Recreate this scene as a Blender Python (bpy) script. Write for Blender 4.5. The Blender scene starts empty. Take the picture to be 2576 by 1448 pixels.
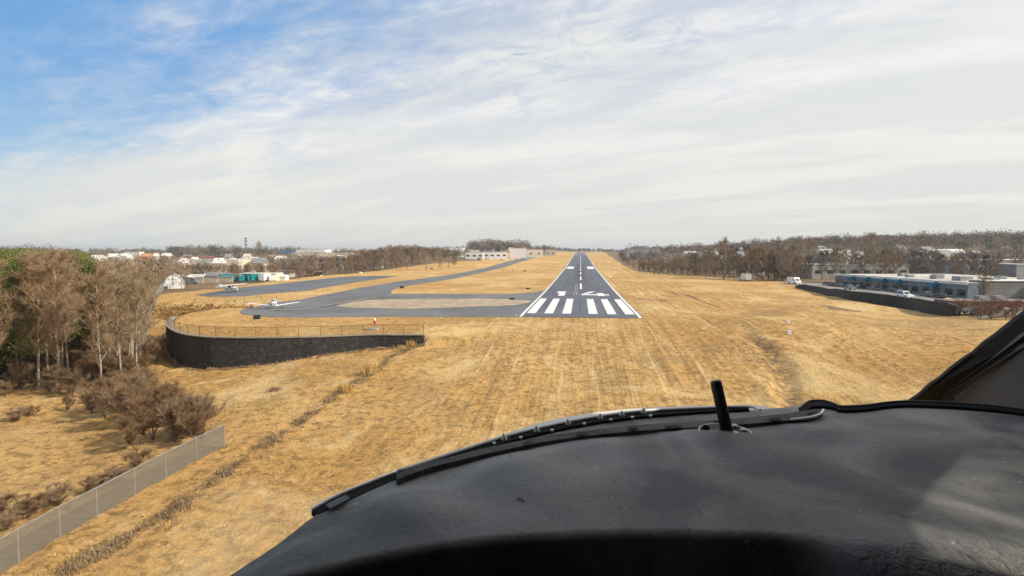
import bpy, math, random
import numpy as np
from mathutils import Vector, Matrix
R = math.radians
SC = bpy.context.scene
COL = SC.collection
random.seed(7)

# ------------------------------------------------------------------ camera
CAM_H = 12.35            # metres above the runway threshold
YAW = R(6.8)             # crab angle to the left of the runway heading (+Y)
PIT = R(3.71)            # nose-down tilt
FOC = 1442.0             # focal length for a 2576 px wide frame
cam_d = bpy.data.cameras.new('camera'); cam = bpy.data.objects.new('camera', cam_d); COL.objects.link(cam)
cam_d.sensor_width = 36.0; cam_d.lens = 36.0*FOC/2576.0
cam_d.clip_start = 0.02; cam_d.clip_end = 30000.0
cam.location = (0, 0, CAM_H); cam.rotation_euler = (R(90)-PIT, 0, YAW)
SC.camera = cam

# ------------------------------------------------------------------ sun, sky, exposure
SUN_AZ = R(106) - YAW     # to the right of the runway heading
SUN_EL = R(39)
sd = Vector((math.sin(SUN_AZ)*math.cos(SUN_EL), math.cos(SUN_AZ)*math.cos(SUN_EL), math.sin(SUN_EL)))
sun_d = bpy.data.lights.new('sun', 'SUN'); sun = bpy.data.objects.new('sun', sun_d); COL.objects.link(sun)
sun_d.energy = 4.6; sun_d.angle = R(0.6); sun_d.color = (1.0, 0.92, 0.79)
sun.rotation_euler = sd.to_track_quat('Z', 'Y').to_euler(); sun.location = (200, 0, 200)
SC.view_settings.view_transform = 'Standard'; SC.view_settings.look = 'None'
SC.view_settings.exposure = 0.16; SC.view_settings.gamma = 1.0
SC.cycles.use_denoising = True
SC.cycles.max_bounces = 5; SC.cycles.transparent_max_bounces = 8

W = bpy.data.worlds.new('World'); SC.world = W; W.use_nodes = True
nt = W.node_tree; nt.nodes.clear()
def N(nt, t, **kw):
    n = nt.nodes.new(t)
    for k, v in kw.items(): setattr(n, k, v)
    return n
def math_(nt, op, a, b=None, c=None, clamp=False):
    n = N(nt, 'ShaderNodeMath', operation=op); n.use_clamp = clamp
    for i, v in enumerate((a, b, c)):
        if v is None: continue
        if isinstance(v, (int, float)): n.inputs[i].default_value = v
        else: nt.links.new(v, n.inputs[i])
    return n.outputs[0]
def mix_(nt, f, a, b, bt='MIX'):
    n = N(nt, 'ShaderNodeMix', data_type='RGBA', blend_type=bt)
    for s, v in ((n.inputs[0], f), (n.inputs[6], a), (n.inputs[7], b)):
        if isinstance(v, (int, float)): s.default_value = v
        elif isinstance(v, tuple): s.default_value = (*v, 1)
        else: nt.links.new(v, s)
    return n.outputs[2]
def sstep(nt, v, lo, hi):
    n = N(nt, 'ShaderNodeMapRange', interpolation_type='SMOOTHSTEP')
    nt.links.new(v, n.inputs[0]); n.inputs[1].default_value = lo; n.inputs[2].default_value = hi
    return n.outputs[0]
def dotc(nt, v, c):
    n = N(nt, 'ShaderNodeVectorMath', operation='DOT_PRODUCT'); nt.links.new(v, n.inputs[0]); n.inputs[1].default_value = c
    return n.outputs['Value']
def noise(nt, vec, scale, detail=5, rough=.55, dist=0, dim='3D'):
    n = N(nt, 'ShaderNodeTexNoise', noise_dimensions=dim)
    if vec is not None: nt.links.new(vec, n.inputs['Vector'])
    n.inputs['Scale'].default_value = scale; n.inputs['Detail'].default_value = detail
    n.inputs['Roughness'].default_value = rough; n.inputs['Distortion'].default_value = dist
    return n.outputs['Fac']
tc = N(nt, 'ShaderNodeTexCoord'); D = tc.outputs['Generated']
RT = (math.cos(YAW), math.sin(YAW), 0); FW = (-math.sin(YAW), math.cos(YAW), 0)
sr = dotc(nt, D, RT); sf = dotc(nt, D, FW); su = dotc(nt, D, (0, 0, 1))
sky = N(nt, 'ShaderNodeTexSky', sky_type='NISHITA'); sky.sun_disc = False
sky.sun_elevation = SUN_EL; sky.sun_rotation = SUN_AZ; sky.altitude = 150; sky.air_density = 1.0; sky.dust_density = 0.6; sky.ozone_density = 2.0
# cloud sheet: the direction meets a flat layer high above; wind-drawn streaks run along one bearing
den = math_(nt, 'ADD', math_(nt, 'MAXIMUM', su, 0.0), 0.13)
SA = R(-62)
al = (math.sin(SA), math.cos(SA)); ac = (math.cos(SA), -math.sin(SA))
pr = math_(nt, 'DIVIDE', sr, den); pf = math_(nt, 'DIVIDE', sf, den)
u_ = math_(nt, 'ADD', math_(nt, 'MULTIPLY', pr, al[0]), math_(nt, 'MULTIPLY', pf, al[1]))
v_ = math_(nt, 'ADD', math_(nt, 'MULTIPLY', pr, ac[0]), math_(nt, 'MULTIPLY', pf, ac[1]))
def comb(nt, x, y, z):
    n = N(nt, 'ShaderNodeCombineXYZ')
    for i, v in enumerate((x, y, z)):
        if isinstance(v, (int, float)): n.inputs[i].default_value = v
        else: nt.links.new(v, n.inputs[i])
    return n.outputs[0]
cs = comb(nt, math_(nt, 'MULTIPLY', u_, 0.32), v_, 0.0)
cm = comb(nt, math_(nt, 'MULTIPLY', u_, 0.6), v_, 3.7)
nA = noise(nt, cs, 1.1, 7, .55, .5)
nB = noise(nt, cm, 3.4, 8, .6, .6)
nC = noise(nt, cs, 3.0, 6, .6, .3)
# the blue gap is only on the left ahead; overhead and behind the sheet of cloud closes in
over = math_(nt, 'MULTIPLY', sstep(nt, su, 0.38, 0.62), 0.5)
s_ = math_(nt, 'SUBTRACT', math_(nt, 'ADD', math_(nt, 'MULTIPLY', sr, 0.575), 0.52), math_(nt, 'MINIMUM', su, 0.42))
s_ = math_(nt, 'ADD', s_, over)
cover = math_(nt, 'ADD', math_(nt, 'MULTIPLY', s_, 4.2), math_(nt, 'MULTIPLY', math_(nt, 'SUBTRACT', nA, 0.5), 2.8))
cover = math_(nt, 'ADD', cover, math_(nt, 'MULTIPLY', math_(nt, 'SUBTRACT', nB, 0.5), 1.3))
cover = math_(nt, 'ADD', cover, math_(nt, 'MULTIPLY', math_(nt, 'SUBTRACT', noise(nt, cm, 9.0, 6, .6, .7), 0.5), 0.9))
cov = sstep(nt, cover, -0.75, 0.75)
thin = sstep(nt, math_(nt, 'ADD', math_(nt, 'MULTIPLY', nC, 0.6), math_(nt, 'MULTIPLY', nB, 0.4)), 0.36, 0.6)
hi = sstep(nt, su, 0.12, 0.38)
# lavender-grey gaps in the high mottled part, plain white below
nD = noise(nt, cm, 8.5, 6, .62, .8)
thin = math_(nt, 'MULTIPLY', thin, sstep(nt, nD, 0.30, 0.56))
gap = math_(nt, 'MULTIPLY', math_(nt, 'SUBTRACT', 1.0, thin), math_(nt, 'ADD', math_(nt, 'MULTIPLY', hi, 0.85), 0.16))
gap = math_(nt, 'MULTIPLY', gap, math_(nt, 'SUBTRACT', 1.0, sstep(nt, math_(nt, 'ADD', sr, math_(nt, 'MULTIPLY', su, -0.3)), -0.1, 0.75)))
cloud = mix_(nt, gap, (9.3, 9.2, 9.0), (4.4, 5.3, 7.4))
streak = sstep(nt, noise(nt, cs, 1.9, 5, .5, .2), 0.42, 0.62)
warm = math_(nt, 'SUBTRACT', 1.0, sstep(nt, su, 0.0, 0.3))
cloud = mix_(nt, math_(nt, 'MULTIPLY', warm, 0.85), cloud, (8.2, 8.1, 7.4))
cloud = mix_(nt, math_(nt, 'MULTIPLY', math_(nt, 'SUBTRACT', 1.0, streak), 0.42), cloud, (6.3, 6.75, 6.9))
hz0 = math_(nt, 'SUBTRACT', 1.0, sstep(nt, su, 0.0, 0.07))
cloud = mix_(nt, math_(nt, 'MULTIPLY', hz0, 0.6), cloud, (7.2, 7.2, 6.7))
blue = mix_(nt, 0.85, sky.outputs[0], mix_(nt, sstep(nt, su, 0.0, 0.30), (5.0, 6.9, 8.2), (1.7, 4.1, 7.8)))
hz = math_(nt, 'SUBTRACT', 1.0, sstep(nt, su, 0.0, 0.10))
blue = mix_(nt, math_(nt, 'MULTIPLY', hz, 0.5), blue, (6.0, 6.8, 7.1))
colr = mix_(nt, cov, blue, cloud)
bg = N(nt, 'ShaderNodeBackground'); bg.inputs['Strength'].default_value = 0.09
nt.links.new(colr, bg.inputs['Color'])
wo = N(nt, 'ShaderNodeOutputWorld'); nt.links.new(bg.outputs[0], wo.inputs['Surface'])

# ------------------------------------------------------------------ helpers
def tag(o, label=None, cat=None, group=None, kind=None):
    if label: o['label'] = label
    if cat: o['category'] = cat
    if group: o['group'] = group
    if kind: o['kind'] = kind
    return o
class MB:
    def __init__(s): s.v = []; s.f = []; s.m = []
    def add(s, vs, fs, mi=0):
        b = len(s.v); s.v += [tuple(p) for p in vs]; s.f += [tuple(i+b for i in f) for f in fs]; s.m += [mi]*len(fs)
        return s
    def box(s, c, d, rz=0, mi=0, taper=1.0):
        hx, hy, hz = d[0]/2, d[1]/2, d[2]/2; co, si = math.cos(rz), math.sin(rz); vs = []
        for z in (-1, 1):
            t = taper if z > 0 else 1.0
            for x, y in ((-1, -1), (1, -1), (1, 1), (-1, 1)):
                X, Y = x*hx*t, y*hy*t
                vs.append((c[0]+X*co-Y*si, c[1]+X*si+Y*co, c[2]+z*hz))
        return s.add(vs, [(3, 2, 1, 0), (4, 5, 6, 7), (0, 1, 5, 4), (1, 2, 6, 5), (2, 3, 7, 6), (3, 0, 4, 7)], mi)
    def tube(s, pts, rs, n=6, cap=True, mi=0, flat=1.0):
        pts = [Vector(p) for p in pts]; rings = []
        if isinstance(rs, (int, float)): rs = [rs]*len(pts)
        ref = None
        for i, p in enumerate(pts):
            t = (pts[min(i+1, len(pts)-1)]-pts[max(i-1, 0)])
            t = t.normalized() if t.length > 1e-9 else Vector((0, 0, 1))
            if ref is None: ref = t.orthogonal().normalized()
            a = (ref-t*ref.dot(t)); a = a.normalized() if a.length > 1e-6 else t.orthogonal().normalized(); ref = a
            b = t.cross(a)
            rings.append([p+(a*math.cos(2*math.pi*k/n)+b*math.sin(2*math.pi*k/n)*flat)*rs[i] for k in range(n)])
        vs = [q for r in rings for q in r]; fs = []
        for i in range(len(pts)-1):
            for k in range(n):
                k2 = (k+1) % n; fs.append((i*n+k, i*n+k2, (i+1)*n+k2, (i+1)*n+k))
        if cap: fs += [tuple(range(n))[::-1], tuple((len(pts)-1)*n+k for k in range(n))]
        return s.add(vs, fs, mi)
    def prism(s, poly, z0, z1, mi=0):
        n = len(poly); vs = [(x, y, z0) for x, y in poly]+[(x, y, z1) for x, y in poly]
        return s.add(vs, [tuple(range(n))[::-1], tuple(range(n, 2*n))]+[(i, (i+1) % n, n+(i+1) % n, n+i) for i in range(n)], mi)
    def grid(s, P, mi=0, close=False):
        nr, nc = len(P), len(P[0]); vs = [p for r in P for p in r]; fs = []
        for i in range(nr-1):
            for j in range(nc-1 if not close else nc):
                j2 = (j+1) % nc; fs.append((i*nc+j, i*nc+j2, (i+1)*nc+j2, (i+1)*nc+j))
        return s.add(vs, fs, mi)
    def mesh(s, name, mats, smooth=False):
        me = bpy.data.meshes.new(name); me.from_pydata(s.v, [], s.f); me.update()
        for m in (mats if isinstance(mats, (list, tuple)) else [mats]): me.materials.append(m)
        if any(s.m): me.polygons.foreach_set('material_index', s.m)
        if smooth: me.polygons.foreach_set('use_smooth', [True]*len(me.polygons))
        return me
    def build(s, name, mats, parent=None, smooth=False, loc=None, rz=0, mw=None):
        o = bpy.data.objects.new(name, s.mesh(name, mats, smooth)); COL.objects.link(o)
        if parent is not None: o.parent = parent
        if loc is not None: o.location = loc
        if rz: o.rotation_euler = (0, 0, rz)
        return o
def empty(name, loc=(0, 0, 0), rz=0, **kw):
    o = bpy.data.objects.new(name, None); COL.objects.link(o); o.location = loc; o.rotation_euler = (0, 0, rz)
    o.empty_display_size = 0.2
    return tag(o, **kw)
def kids(o): return [c for c in COL.objects if c.parent == o]
_kids = {}
def copy_tree(o, parent=None):
    c = o.copy(); COL.objects.link(c); c.parent = parent
    key = o.name
    if key not in _kids: _kids[key] = [x.name for x in kids(o)]
    for k in _kids[key]: copy_tree(bpy.data.objects[k], c)
    return c

# ------------------------------------------------------------------ materials
MATS = {}
def mat(name, col, rough=.7, var=0.12, vs=1.5, bump=0.0, bs=6.0, metal=0.0, spec=0.5, col2=None, coat=0.0, coord='Object'):
    if name in MATS: return MATS[name]
    m = bpy.data.materials.new(name); m.use_nodes = True; t = m.node_tree
    b = t.nodes['Principled BSDF']; tcn = N(t, 'ShaderNodeTexCoord'); O = tcn.outputs[coord]
    nz = noise(t, O, vs, 6, .6)
    dark = tuple(c*(1-var*2) for c in col) if col2 is None else col2
    lite = tuple(min(1, c*(1+var)) for c in col)
    t.links.new(mix_(t, sstep(t, nz, .3, .7), dark, lite), b.inputs['Base Color'])
    b.inputs['Roughness'].default_value = rough; b.inputs['Metallic'].default_value = metal
    b.inputs['Specular IOR Level'].default_value = spec; b.inputs['Coat Weight'].default_value = coat
    if bump:
        bn = N(t, 'ShaderNodeBump'); bn.inputs['Strength'].default_value = min(1, bump); bn.inputs['Distance'].default_value = .05
        t.links.new(noise(t, O, bs, 6, .6), bn.inputs['Height']); t.links.new(bn.outputs[0], b.inputs['Normal'])
    MATS[name] = m
    return m
M_white = mat('white_paint', (.80, .79, .76), .45, .05)
M_cream = mat('cream_wall', (.74, .66, .52), .75, .08, .4)
M_beige = mat('beige_wall', (.52, .45, .35), .8, .12, .5)
M_tan = mat('tan_panel', (.55, .47, .36), .8, .15, .8)
M_greyb = mat('grey_wall', (.30, .30, .29), .8, .12, .5)
M_dgrey = mat('dark_grey', (.10, .10, .105), .7, .15, .6)
M_roofw = mat('white_roof', (.72, .69, .63), .7, .1, .3)
M_roofg = mat('grey_roof', (.26, .26, .26), .8, .15, .3)
M_roofr = mat('red_brown_roof', (.20, .085, .06), .8, .15, .4)
M_roofb = mat('blue_roof', (.045, .075, .11), .6, .15, .4)
M_teal = mat('teal_paint', (.012, .17, .19), .5, .15, .8)
M_tealp = mat('teal_panel', (.01, .13, .20), .5, .12, .6)
M_orange = mat('orange_wall', (.62, .27, .10), .7, .1)
M_glass = mat('dark_glass', (.02, .025, .03), .12, .1, spec=.8)
M_black = mat('black_paint', (.012, .012, .013), .6, .1)
M_tyre = mat('tyre_rubber', (.015, .015, .015), .9, .1)
M_metal = mat('galvanised_metal', (.36, .37, .37), .45, .12, 8, metal=.5)
M_conc = mat('concrete', (.42, .40, .36), .9, .15, .7, .3)
M_red = mat('red_paint', (.50, .04, .03), .5, .1)
M_brick = mat('dull_red_brick', (.16, .075, .06), .9, .25, .9)
M_navy = mat('navy_stripe', (.02, .03, .10), .4, .1)
M_sand = mat('sand_pile', (.60, .42, .20), .95, .12, 1.5, .4)

# ------------------------------------------------------------------ terrain height
def sm(x, a, b):
    t = np.clip((np.asarray(x, float)-a)/(b-a), 0, 1); return t*t*(3-2*t)
PY = [-400, 0, 30, 50, 70, 80, 90, 100, 108, 190, 260, 437, 704, 974, 1389, 1600, 2600, 9000]
PZ = [-9, -6.4, -5.2, -4.0, -2.5, -1.6, -.8, -.2, 0, -.7, -.75, -.55, 2.25, 5.35, 8.8, 9.0, 8, 8]
LY = [-400, 20, 70, 100, 130, 170, 9000]
LZ = [-9.5, -6.8, -5.0, -4.2, -2.2, 0, 0]
def prof(y):
    return (np.interp(y-7, PY, PZ)+np.interp(y, PY, PZ)+np.interp(y+7, PY, PZ))/3
def ray(px, py):
    xc = (px-1288)/FOC; yc = -(py-724)/FOC
    F = math.cos(PIT)+yc*math.sin(PIT); Z = -math.sin(PIT)+yc*math.cos(PIT)
    return Vector((xc*RT[0]+F*FW[0], xc*RT[1]+F*FW[1], Z))
def on_plane(px, py, z):
    d = ray(px, py); t = (z-CAM_H)/d.z
    return Vector((d.x*t, d.y*t, z))
def at_depth(px, py, depth):
    d = ray(px, py); f = d.x*FW[0]+d.y*FW[1]; t = depth/f
    return Vector((d.x*t, d.y*t, CAM_H+d.z*t))
WALL_PX = [(1066, 845), (1000, 845), (925, 845), (792, 850), (670, 852), (588, 852), (520, 850), (468, 844), (440, 835), (425, 825), (420, 815), (424, 806), (434, 799)]
WALL = [on_plane(x, y, -0.15) for x, y in WALL_PX]
BACK = [on_plane(x, y, -0.15) for x, y in [(458, 790), (488, 784), (521, 780), (559, 771), (600, 765), (628, 761), (658, 757)]]
PLAT = [(p.x, p.y) for p in WALL+BACK]+[(-70, 170), (0, 190), (0, 82)]
NW = len(WALL)
def inside(x, y, poly):
    x = np.asarray(x, float); y = np.asarray(y, float); c = np.zeros(x.shape, bool); n = len(poly)
    for i in range(n):
        x1, y1 = poly[i]; x2, y2 = poly[(i+1) % n]
        if y1 == y2: continue
        c ^= ((y1 > y) != (y2 > y)) & (x < (x2-x1)*(y-y1)/(y2-y1)+x1)
    return c
def segd(x, y, poly, i0, i1):
    d = np.full(np.shape(x), 1e9)
    for i in range(i0, i1):
        x1, y1 = poly[i]; x2, y2 = poly[(i+1) % len(poly)]; dx, dy = x2-x1, y2-y1
        t = np.clip(((x-x1)*dx+(y-y1)*dy)/(dx*dx+dy*dy), 0, 1)
        d = np.minimum(d, np.hypot(x-x1-t*dx, y-y1-t*dy))
    return d
BAS = on_plane(500, 768, -1.0)
def terr(x, y):
    x = np.asarray(x, float); y = np.asarray(y, float)
    p = prof(y)
    l = (np.interp(y-10, LY, LZ)+np.interp(y, LY, LZ)+np.interp(y+10, LY, LZ))/3
    wl = sm(-x, 22, 60)*(1-sm(y, 175, 260))
    low = p*(1-wl)+l*wl
    # outer country
    dist = np.hypot(x, y)
    zl = np.interp(dist, [0, 240, 420, 700, 1000, 1500, 2500, 9000], [0, 0, -3, -2, 1, 5, 8, 8])
    zr = np.interp(dist, [0, 240, 420, 600, 740, 1000, 2500, 9000], [0, 0, -2, 2, 13, 20, 20, 20])
    zr = zr*(0.25+0.75*sm(x/np.maximum(y, 1), .08, .42))
    wo = np.maximum(sm(-x, 95+110*sm(y, 330, 480), 220+220*sm(y, 330, 480)), sm(x, 55, 150))*sm(y, 150, 260)
    base = np.where(x < 0, zl, zr)+1.6*np.sin(x*.006+1)*np.cos(y*.004)*sm(dist, 500, 900)
    low = low+4.2*sm(-x, 30, 130)*(1-sm(-x, 165, 240))*sm(y, 340, 560)
    low = low*(1-wo)+base*wo
    # banks, mounds and a washed-out gully on the grass slope
    sl = sm(y, 6, 30)*(1-sm(y, 86, 104))
    low = low+sl*(.16*np.sin(x*.42+2.1*np.sin(y*.11))*np.cos(y*.23+x*.07)+.10*np.sin(x*.9+y*.35)*np.sin(y*.51-x*.2))
    sr_ = sm(x, 12, 26)*(1-sm(x, 95, 130))*sm(y, 30, 55)*(1-sm(y, 150, 220))
    low = low+sr_*(.45*np.sin(x*.16-y*.10)+.22*np.sin(x*.33+y*.21+1))
    gd = np.abs(x-(21+(y-52)*.14)-1.1*np.sin(y*.19))
    low = low-.75*np.exp(-(gd/1.3)**2)*sm(y, 34, 46)*(1-sm(y, 88, 100))
    # airfield plateau held up by the retaining wall
    ins = inside(x, y, PLAT)
    dw = segd(x, y, PLAT, 0, NW-1); db = segd(x, y, PLAT, NW-1, len(PLAT)-3)
    near = dw < db
    sdw = np.where(ins, dw, -dw); sdb = np.where(ins, db, -db)
    wid = .3+9*sm(np.hypot(x-WALL[-1].x, y-WALL[-1].y), 1.0, 15.0)
    m = np.where(near, sm(sdw, 0.05, 0.55), np.clip((sdb+wid)/(wid+.6), 0, 1)**2*(3-2*np.clip((sdb+wid)/(wid+.6), 0, 1)))
    m = np.where(ins & ~near & (dw < 3), np.minimum(m, 1)*1.0, m)
    m = m*sm(-x, 8, 23)*(1-sm(y, 112, 150))
    hi_ = np.where(y > 100, prof(np.maximum(y, 108)), -0.15)
    hi_ = -0.15+0*y
    z = low*(1-m)+hi_*m
    bx, by = (x-BAS.x)*math.cos(-.35)-(y-BAS.y)*math.sin(-.35), (x-BAS.x)*math.sin(-.35)+(y-BAS.y)*math.cos(-.35)
    z = z-1.6*np.exp(-(bx/17)**2-(by/6.5)**2)*(1-sm(m, .6, 1))
    return z
def gz(x, y): return float(terr(np.array([x]), np.array([y]))[0])
def G(px, py, tmax=6000):
    d = ray(px, py); f = d.x*FW[0]+d.y*FW[1]; d = d/f
    t = np.geomspace(18, tmax, 900); X = d.x*t; Y = d.y*t; Z = CAM_H+d.z*t
    b = np.nonzero(Z < terr(X, Y))[0]
    if len(b) == 0: i = len(t)-1
    else: i = b[0]
    lo, h = t[max(i-1, 0)], t[i]
    tt = np.linspace(lo, h, 30); hh = CAM_H+d.z*tt-terr(d.x*tt, d.y*tt); j = np.nonzero(hh < 0)[0]
    q = tt[j[0]] if len(j) else h
    return Vector((d.x*q, d.y*q, gz(d.x*q, d.y*q)))
def atg(px, depth, dz=0):
    p = at_depth(px, 630.5, depth); return Vector((p.x, p.y, gz(p.x, p.y)+dz))

# ------------------------------------------------------------------ ground sheet
TL_L = [G(*p) for p in [(600, 718), (783, 694.7), (931, 683.4), (1009, 673), (1096, 661), (1183, 656), (1231, 652)]]
TL_R = [G(*p) for p in [(1560, 661), (1600, 682), (1690, 690), (1800, 697), (1950, 706), (2016, 712)]]
FN = [G(345, 985), G(358, 900), G(380, 800), G(400, 740)]
AIRF = [(-400, -400), (-400, 60), (-66, 64)]+[(p.x, p.y) for p in FN]+[(-118, 176)]+[(p.x, p.y) for p in TL_L]+[(-118, 720), (-125, 1500), (-125, 1750), (60, 1750), (55, 1300), (44, 900), (42, 700)]+[(p.x, p.y) for p in TL_R]+[(95, 205)]+[(q.x, q.y) for q in [G(2188, 763), G(2396, 795), G(2570, 806)]]+[(400, 20), (400, -400)]
def axis(segs):
    a = []
    for x0, x1, st in segs:
        n = max(1, int(round((x1-x0)/st))); a += [x0+(x1-x0)*i/n for i in range(n)]
    return np.array(a+[segs[-1][1]])
gx = axis([(-9000, -2500, 700), (-2500, -700, 90), (-700, -200, 22), (-200, -86, 4), (-86, 30, .5), (30, 130, 2.5), (130, 600, 20), (600, 2500, 90), (2500, 9000, 700)])
gy = axis([(-1500, -200, 250), (-200, 8, 16), (8, 20, 2), (20, 122, .5), (122, 210, 1.6), (210, 480, 5), (480, 1700, 15), (1700, 3500, 80), (3500, 11000, 700)])
X, Y = np.meshgrid(gx, gy); Z = terr(X, Y)
rg = np.random.default_rng(3)
nearw = (1-sm(Y, 90, 104))*(1-sm(np.abs(X), 90, 150))*(Y > 5)
bump = rg.normal(0, 1, Z.shape)
bump = (bump+np.roll(bump, 1, 0)+np.roll(bump, 1, 1)+np.roll(bump, (1, 1), (0, 1)))/4
Z = Z+bump*.13*nearw*(1-sm(Y, 80, 104)*(np.abs(X) < 14))
air = inside(X, Y, AIRF).astype(float)
for _ in range(2):
    air[1:-1, 1:-1] = (air[1:-1, 1:-1]*2+air[:-2, 1:-1]+air[2:, 1:-1]+air[1:-1, :-2]+air[1:-1, 2:])/6
ny, nx = X.shape
me = bpy.data.meshes.new('ground')
co = np.stack([X, Y, Z], -1).reshape(-1, 3)
idx = np.arange(ny*nx).reshape(ny, nx)
q = np.stack([idx[:-1, :-1], idx[:-1, 1:], idx[1:, 1:], idx[1:, :-1]], -1).reshape(-1, 4)
me.vertices.add(len(co)); me.vertices.foreach_set('co', co.ravel())
me.loops.add(q.size); me.loops.foreach_set('vertex_index', q.ravel().astype(np.int32))
me.polygons.add(len(q)); me.polygons.foreach_set('loop_start', (np.arange(len(q))*4).astype(np.int32)); me.polygons.foreach_set('loop_total', np.full(len(q), 4, np.int32))
me.update(calc_edges=True); me.polygons.foreach_set('use_smooth', np.ones(len(q), bool))
at = me.attributes.new('airfield', 'FLOAT', 'POINT'); at.data.foreach_set('value', air.ravel().astype(np.float32))
gm = bpy.data.materials.new('dry_grass'); gm.use_nodes = True; t = gm.node_tree; b = t.nodes['Principled BSDF']
O = N(t, 'ShaderNodeTexCoord').outputs['Object']
sx = N(t, 'ShaderNodeSeparateXYZ'); t.links.new(O, sx.inputs[0])
big = noise(t, O, .022, 6, .6, .4); mid = noise(t, O, .12, 6, .65, .3); fine = noise(t, O, 1.1, 7, .7); tiny = noise(t, O, 4.5, 5, .7)
mp = N(t, 'ShaderNodeMapping'); t.links.new(O, mp.inputs[0]); mp.inputs['Scale'].default_value = (1.3, .035, .0)
row = noise(t, mp.outputs[0], 1.0, 6, .7, .25)
mp2 = N(t, 'ShaderNodeMapping'); t.links.new(O, mp2.inputs[0]); mp2.inputs['Scale'].default_value = (.5, 1.6, 0); mp2.inputs['Rotation'].default_value = (0, 0, R(24))
row2 = noise(t, mp2.outputs[0], .9, 7, .75, .4)
c1 = mix_(t, sstep(t, big, .35, .65), (0.521, 0.285, 0.088), (0.646, 0.410, 0.161))
c1 = mix_(t, math_(t, 'MULTIPLY', sstep(t, mid, .52, .72), .65), c1, (0.386, 0.225, 0.079))
green = sstep(t, noise(t, O, .05, 5, .6, .6), .54, .70)
c1 = mix_(t, math_(t, 'MULTIPLY', green, .45), c1, (0.376, 0.291, 0.088))
straw = sstep(t, noise(t, O, .35, 6, .7, .5), .55, .72)
c1 = mix_(t, math_(t, 'MULTIPLY', straw, .55), c1, (0.771, 0.539, 0.262))
rw = sstep(t, row, .48, .68)
rmask = math_(t, 'MULTIPLY', sstep(t, sx.outputs[0], -26, -6), math_(t, 'SUBTRACT', 1.0, sstep(t, sx.outputs[0], 30, 70)))
c1 = mix_(t, math_(t, 'MULTIPLY', math_(t, 'MULTIPLY', rw, rmask), .75), c1, (0.272, 0.161, 0.066))
c1 = mix_(t, math_(t, 'MULTIPLY', sstep(t, row2, .52, .66), .75), c1, (0.261, 0.161, 0.063))
c1 = mix_(t, math_(t, 'MULTIPLY', sstep(t, fine, .47, .61), .72), c1, (0.209, 0.125, 0.047))
c1 = mix_(t, math_(t, 'MULTIPLY', sstep(t, tiny, .54, .66), .6), c1, (0.710, 0.520, 0.283))
pit = sstep(t, noise(t, O, .55, 4, .55, .8), .67, .74)
c1 = mix_(t, math_(t, 'MULTIPLY', pit, .75), c1, (0.104, 0.058, 0.025))
mp3 = N(t, 'ShaderNodeMapping'); t.links.new(O, mp3.inputs[0]); mp3.inputs['Scale'].default_value = (.55, .012, 0); mp3.inputs['Rotation'].default_value = (0, 0, R(-3))
trk = noise(t, mp3.outputs[0], 1.0, 7, .75, .15)
c1 = mix_(t, math_(t, 'MULTIPLY', math_(t, 'MULTIPLY', sstep(t, trk, .53, .66), rmask), .6), c1, (.80, .60, .31))
c1 = mix_(t, math_(t, 'MULTIPLY', math_(t, 'MULTIPLY', sstep(t, trk, .47, .36), rmask), .55), c1, (.27, .18, .08))
c1 = mix_(t, math_(t, 'MULTIPLY', sstep(t, noise(t, O, .045, 7, .75, 1.0), .50, .62), .5), c1, (.74, .54, .26))
gx = math_(t, 'SUBTRACT', sx.outputs[0], math_(t, 'ADD', 21.0, math_(t, 'MULTIPLY', math_(t, 'SUBTRACT', sx.outputs[1], 52.0), .14)))
gx = math_(t, 'ABSOLUTE', math_(t, 'ADD', gx, math_(t, 'MULTIPLY', math_(t, 'SUBTRACT', mid, .5), 9.0)))
gul = math_(t, 'MULTIPLY', math_(t, 'SUBTRACT', 1.0, sstep(t, gx, .4, 2.6)), math_(t, 'MULTIPLY', sstep(t, sx.outputs[1], 36, 48), math_(t, 'SUBTRACT', 1.0, sstep(t, sx.outputs[1], 84, 98))))
c1 = mix_(t, math_(t, 'MULTIPLY', gul, math_(t, 'MULTIPLY', sstep(t, fine, .38, .55), .8)), c1, (.17, .12, .075))
lg = noise(t, O, .028, 5, .6, 1.5)
c1 = mix_(t, math_(t, 'MULTIPLY', sstep(t, lg, .54, .66), .42), c1, (.30, .20, .10))
c1 = mix_(t, math_(t, 'MULTIPLY', sstep(t, lg, .46, .34), .40), c1, (.72, .54, .29))
far = mix_(t, sstep(t, noise(t, O, .03, 6, .7), .4, .62), (.23, .155, .09), (.14, .105, .065))
far = mix_(t, math_(t, 'MULTIPLY', sstep(t, noise(t, O, .012, 4, .6), .58, .68), .6), far, (.30, .22, .11))
a_ = N(t, 'ShaderNodeAttribute', attribute_name='airfield')
am = sstep(t, math_(t, 'ADD', a_.outputs['Fac'], math_(t, 'MULTIPLY', math_(t, 'SUBTRACT', mid, .5), .5)), .35, .65)
t.links.new(mix_(t, am, far, c1), b.inputs['Base Color']); b.inputs['Roughness'].default_value = 1; b.inputs['Specular IOR Level'].default_value = .1
bn = N(t, 'ShaderNodeBump'); bn.inputs['Strength'].default_value = .9; bn.inputs['Distance'].default_value = .7
hgt = math_(t, 'ADD', math_(t, 'MULTIPLY', fine, .8), math_(t, 'MULTIPLY', row2, .7)); hgt = math_(t, 'ADD', hgt, math_(t, 'MULTIPLY', math_(t, 'MULTIPLY', row, rmask), .5))
t.links.new(hgt, bn.inputs['Height']); t.links.new(bn.outputs[0], b.inputs['Normal'])
me.materials.append(gm)
ground = bpy.data.objects.new('ground', me); COL.objects.link(ground); tag(ground, 'dry golden winter grass and brown land around the airfield', kind='structure')

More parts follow.
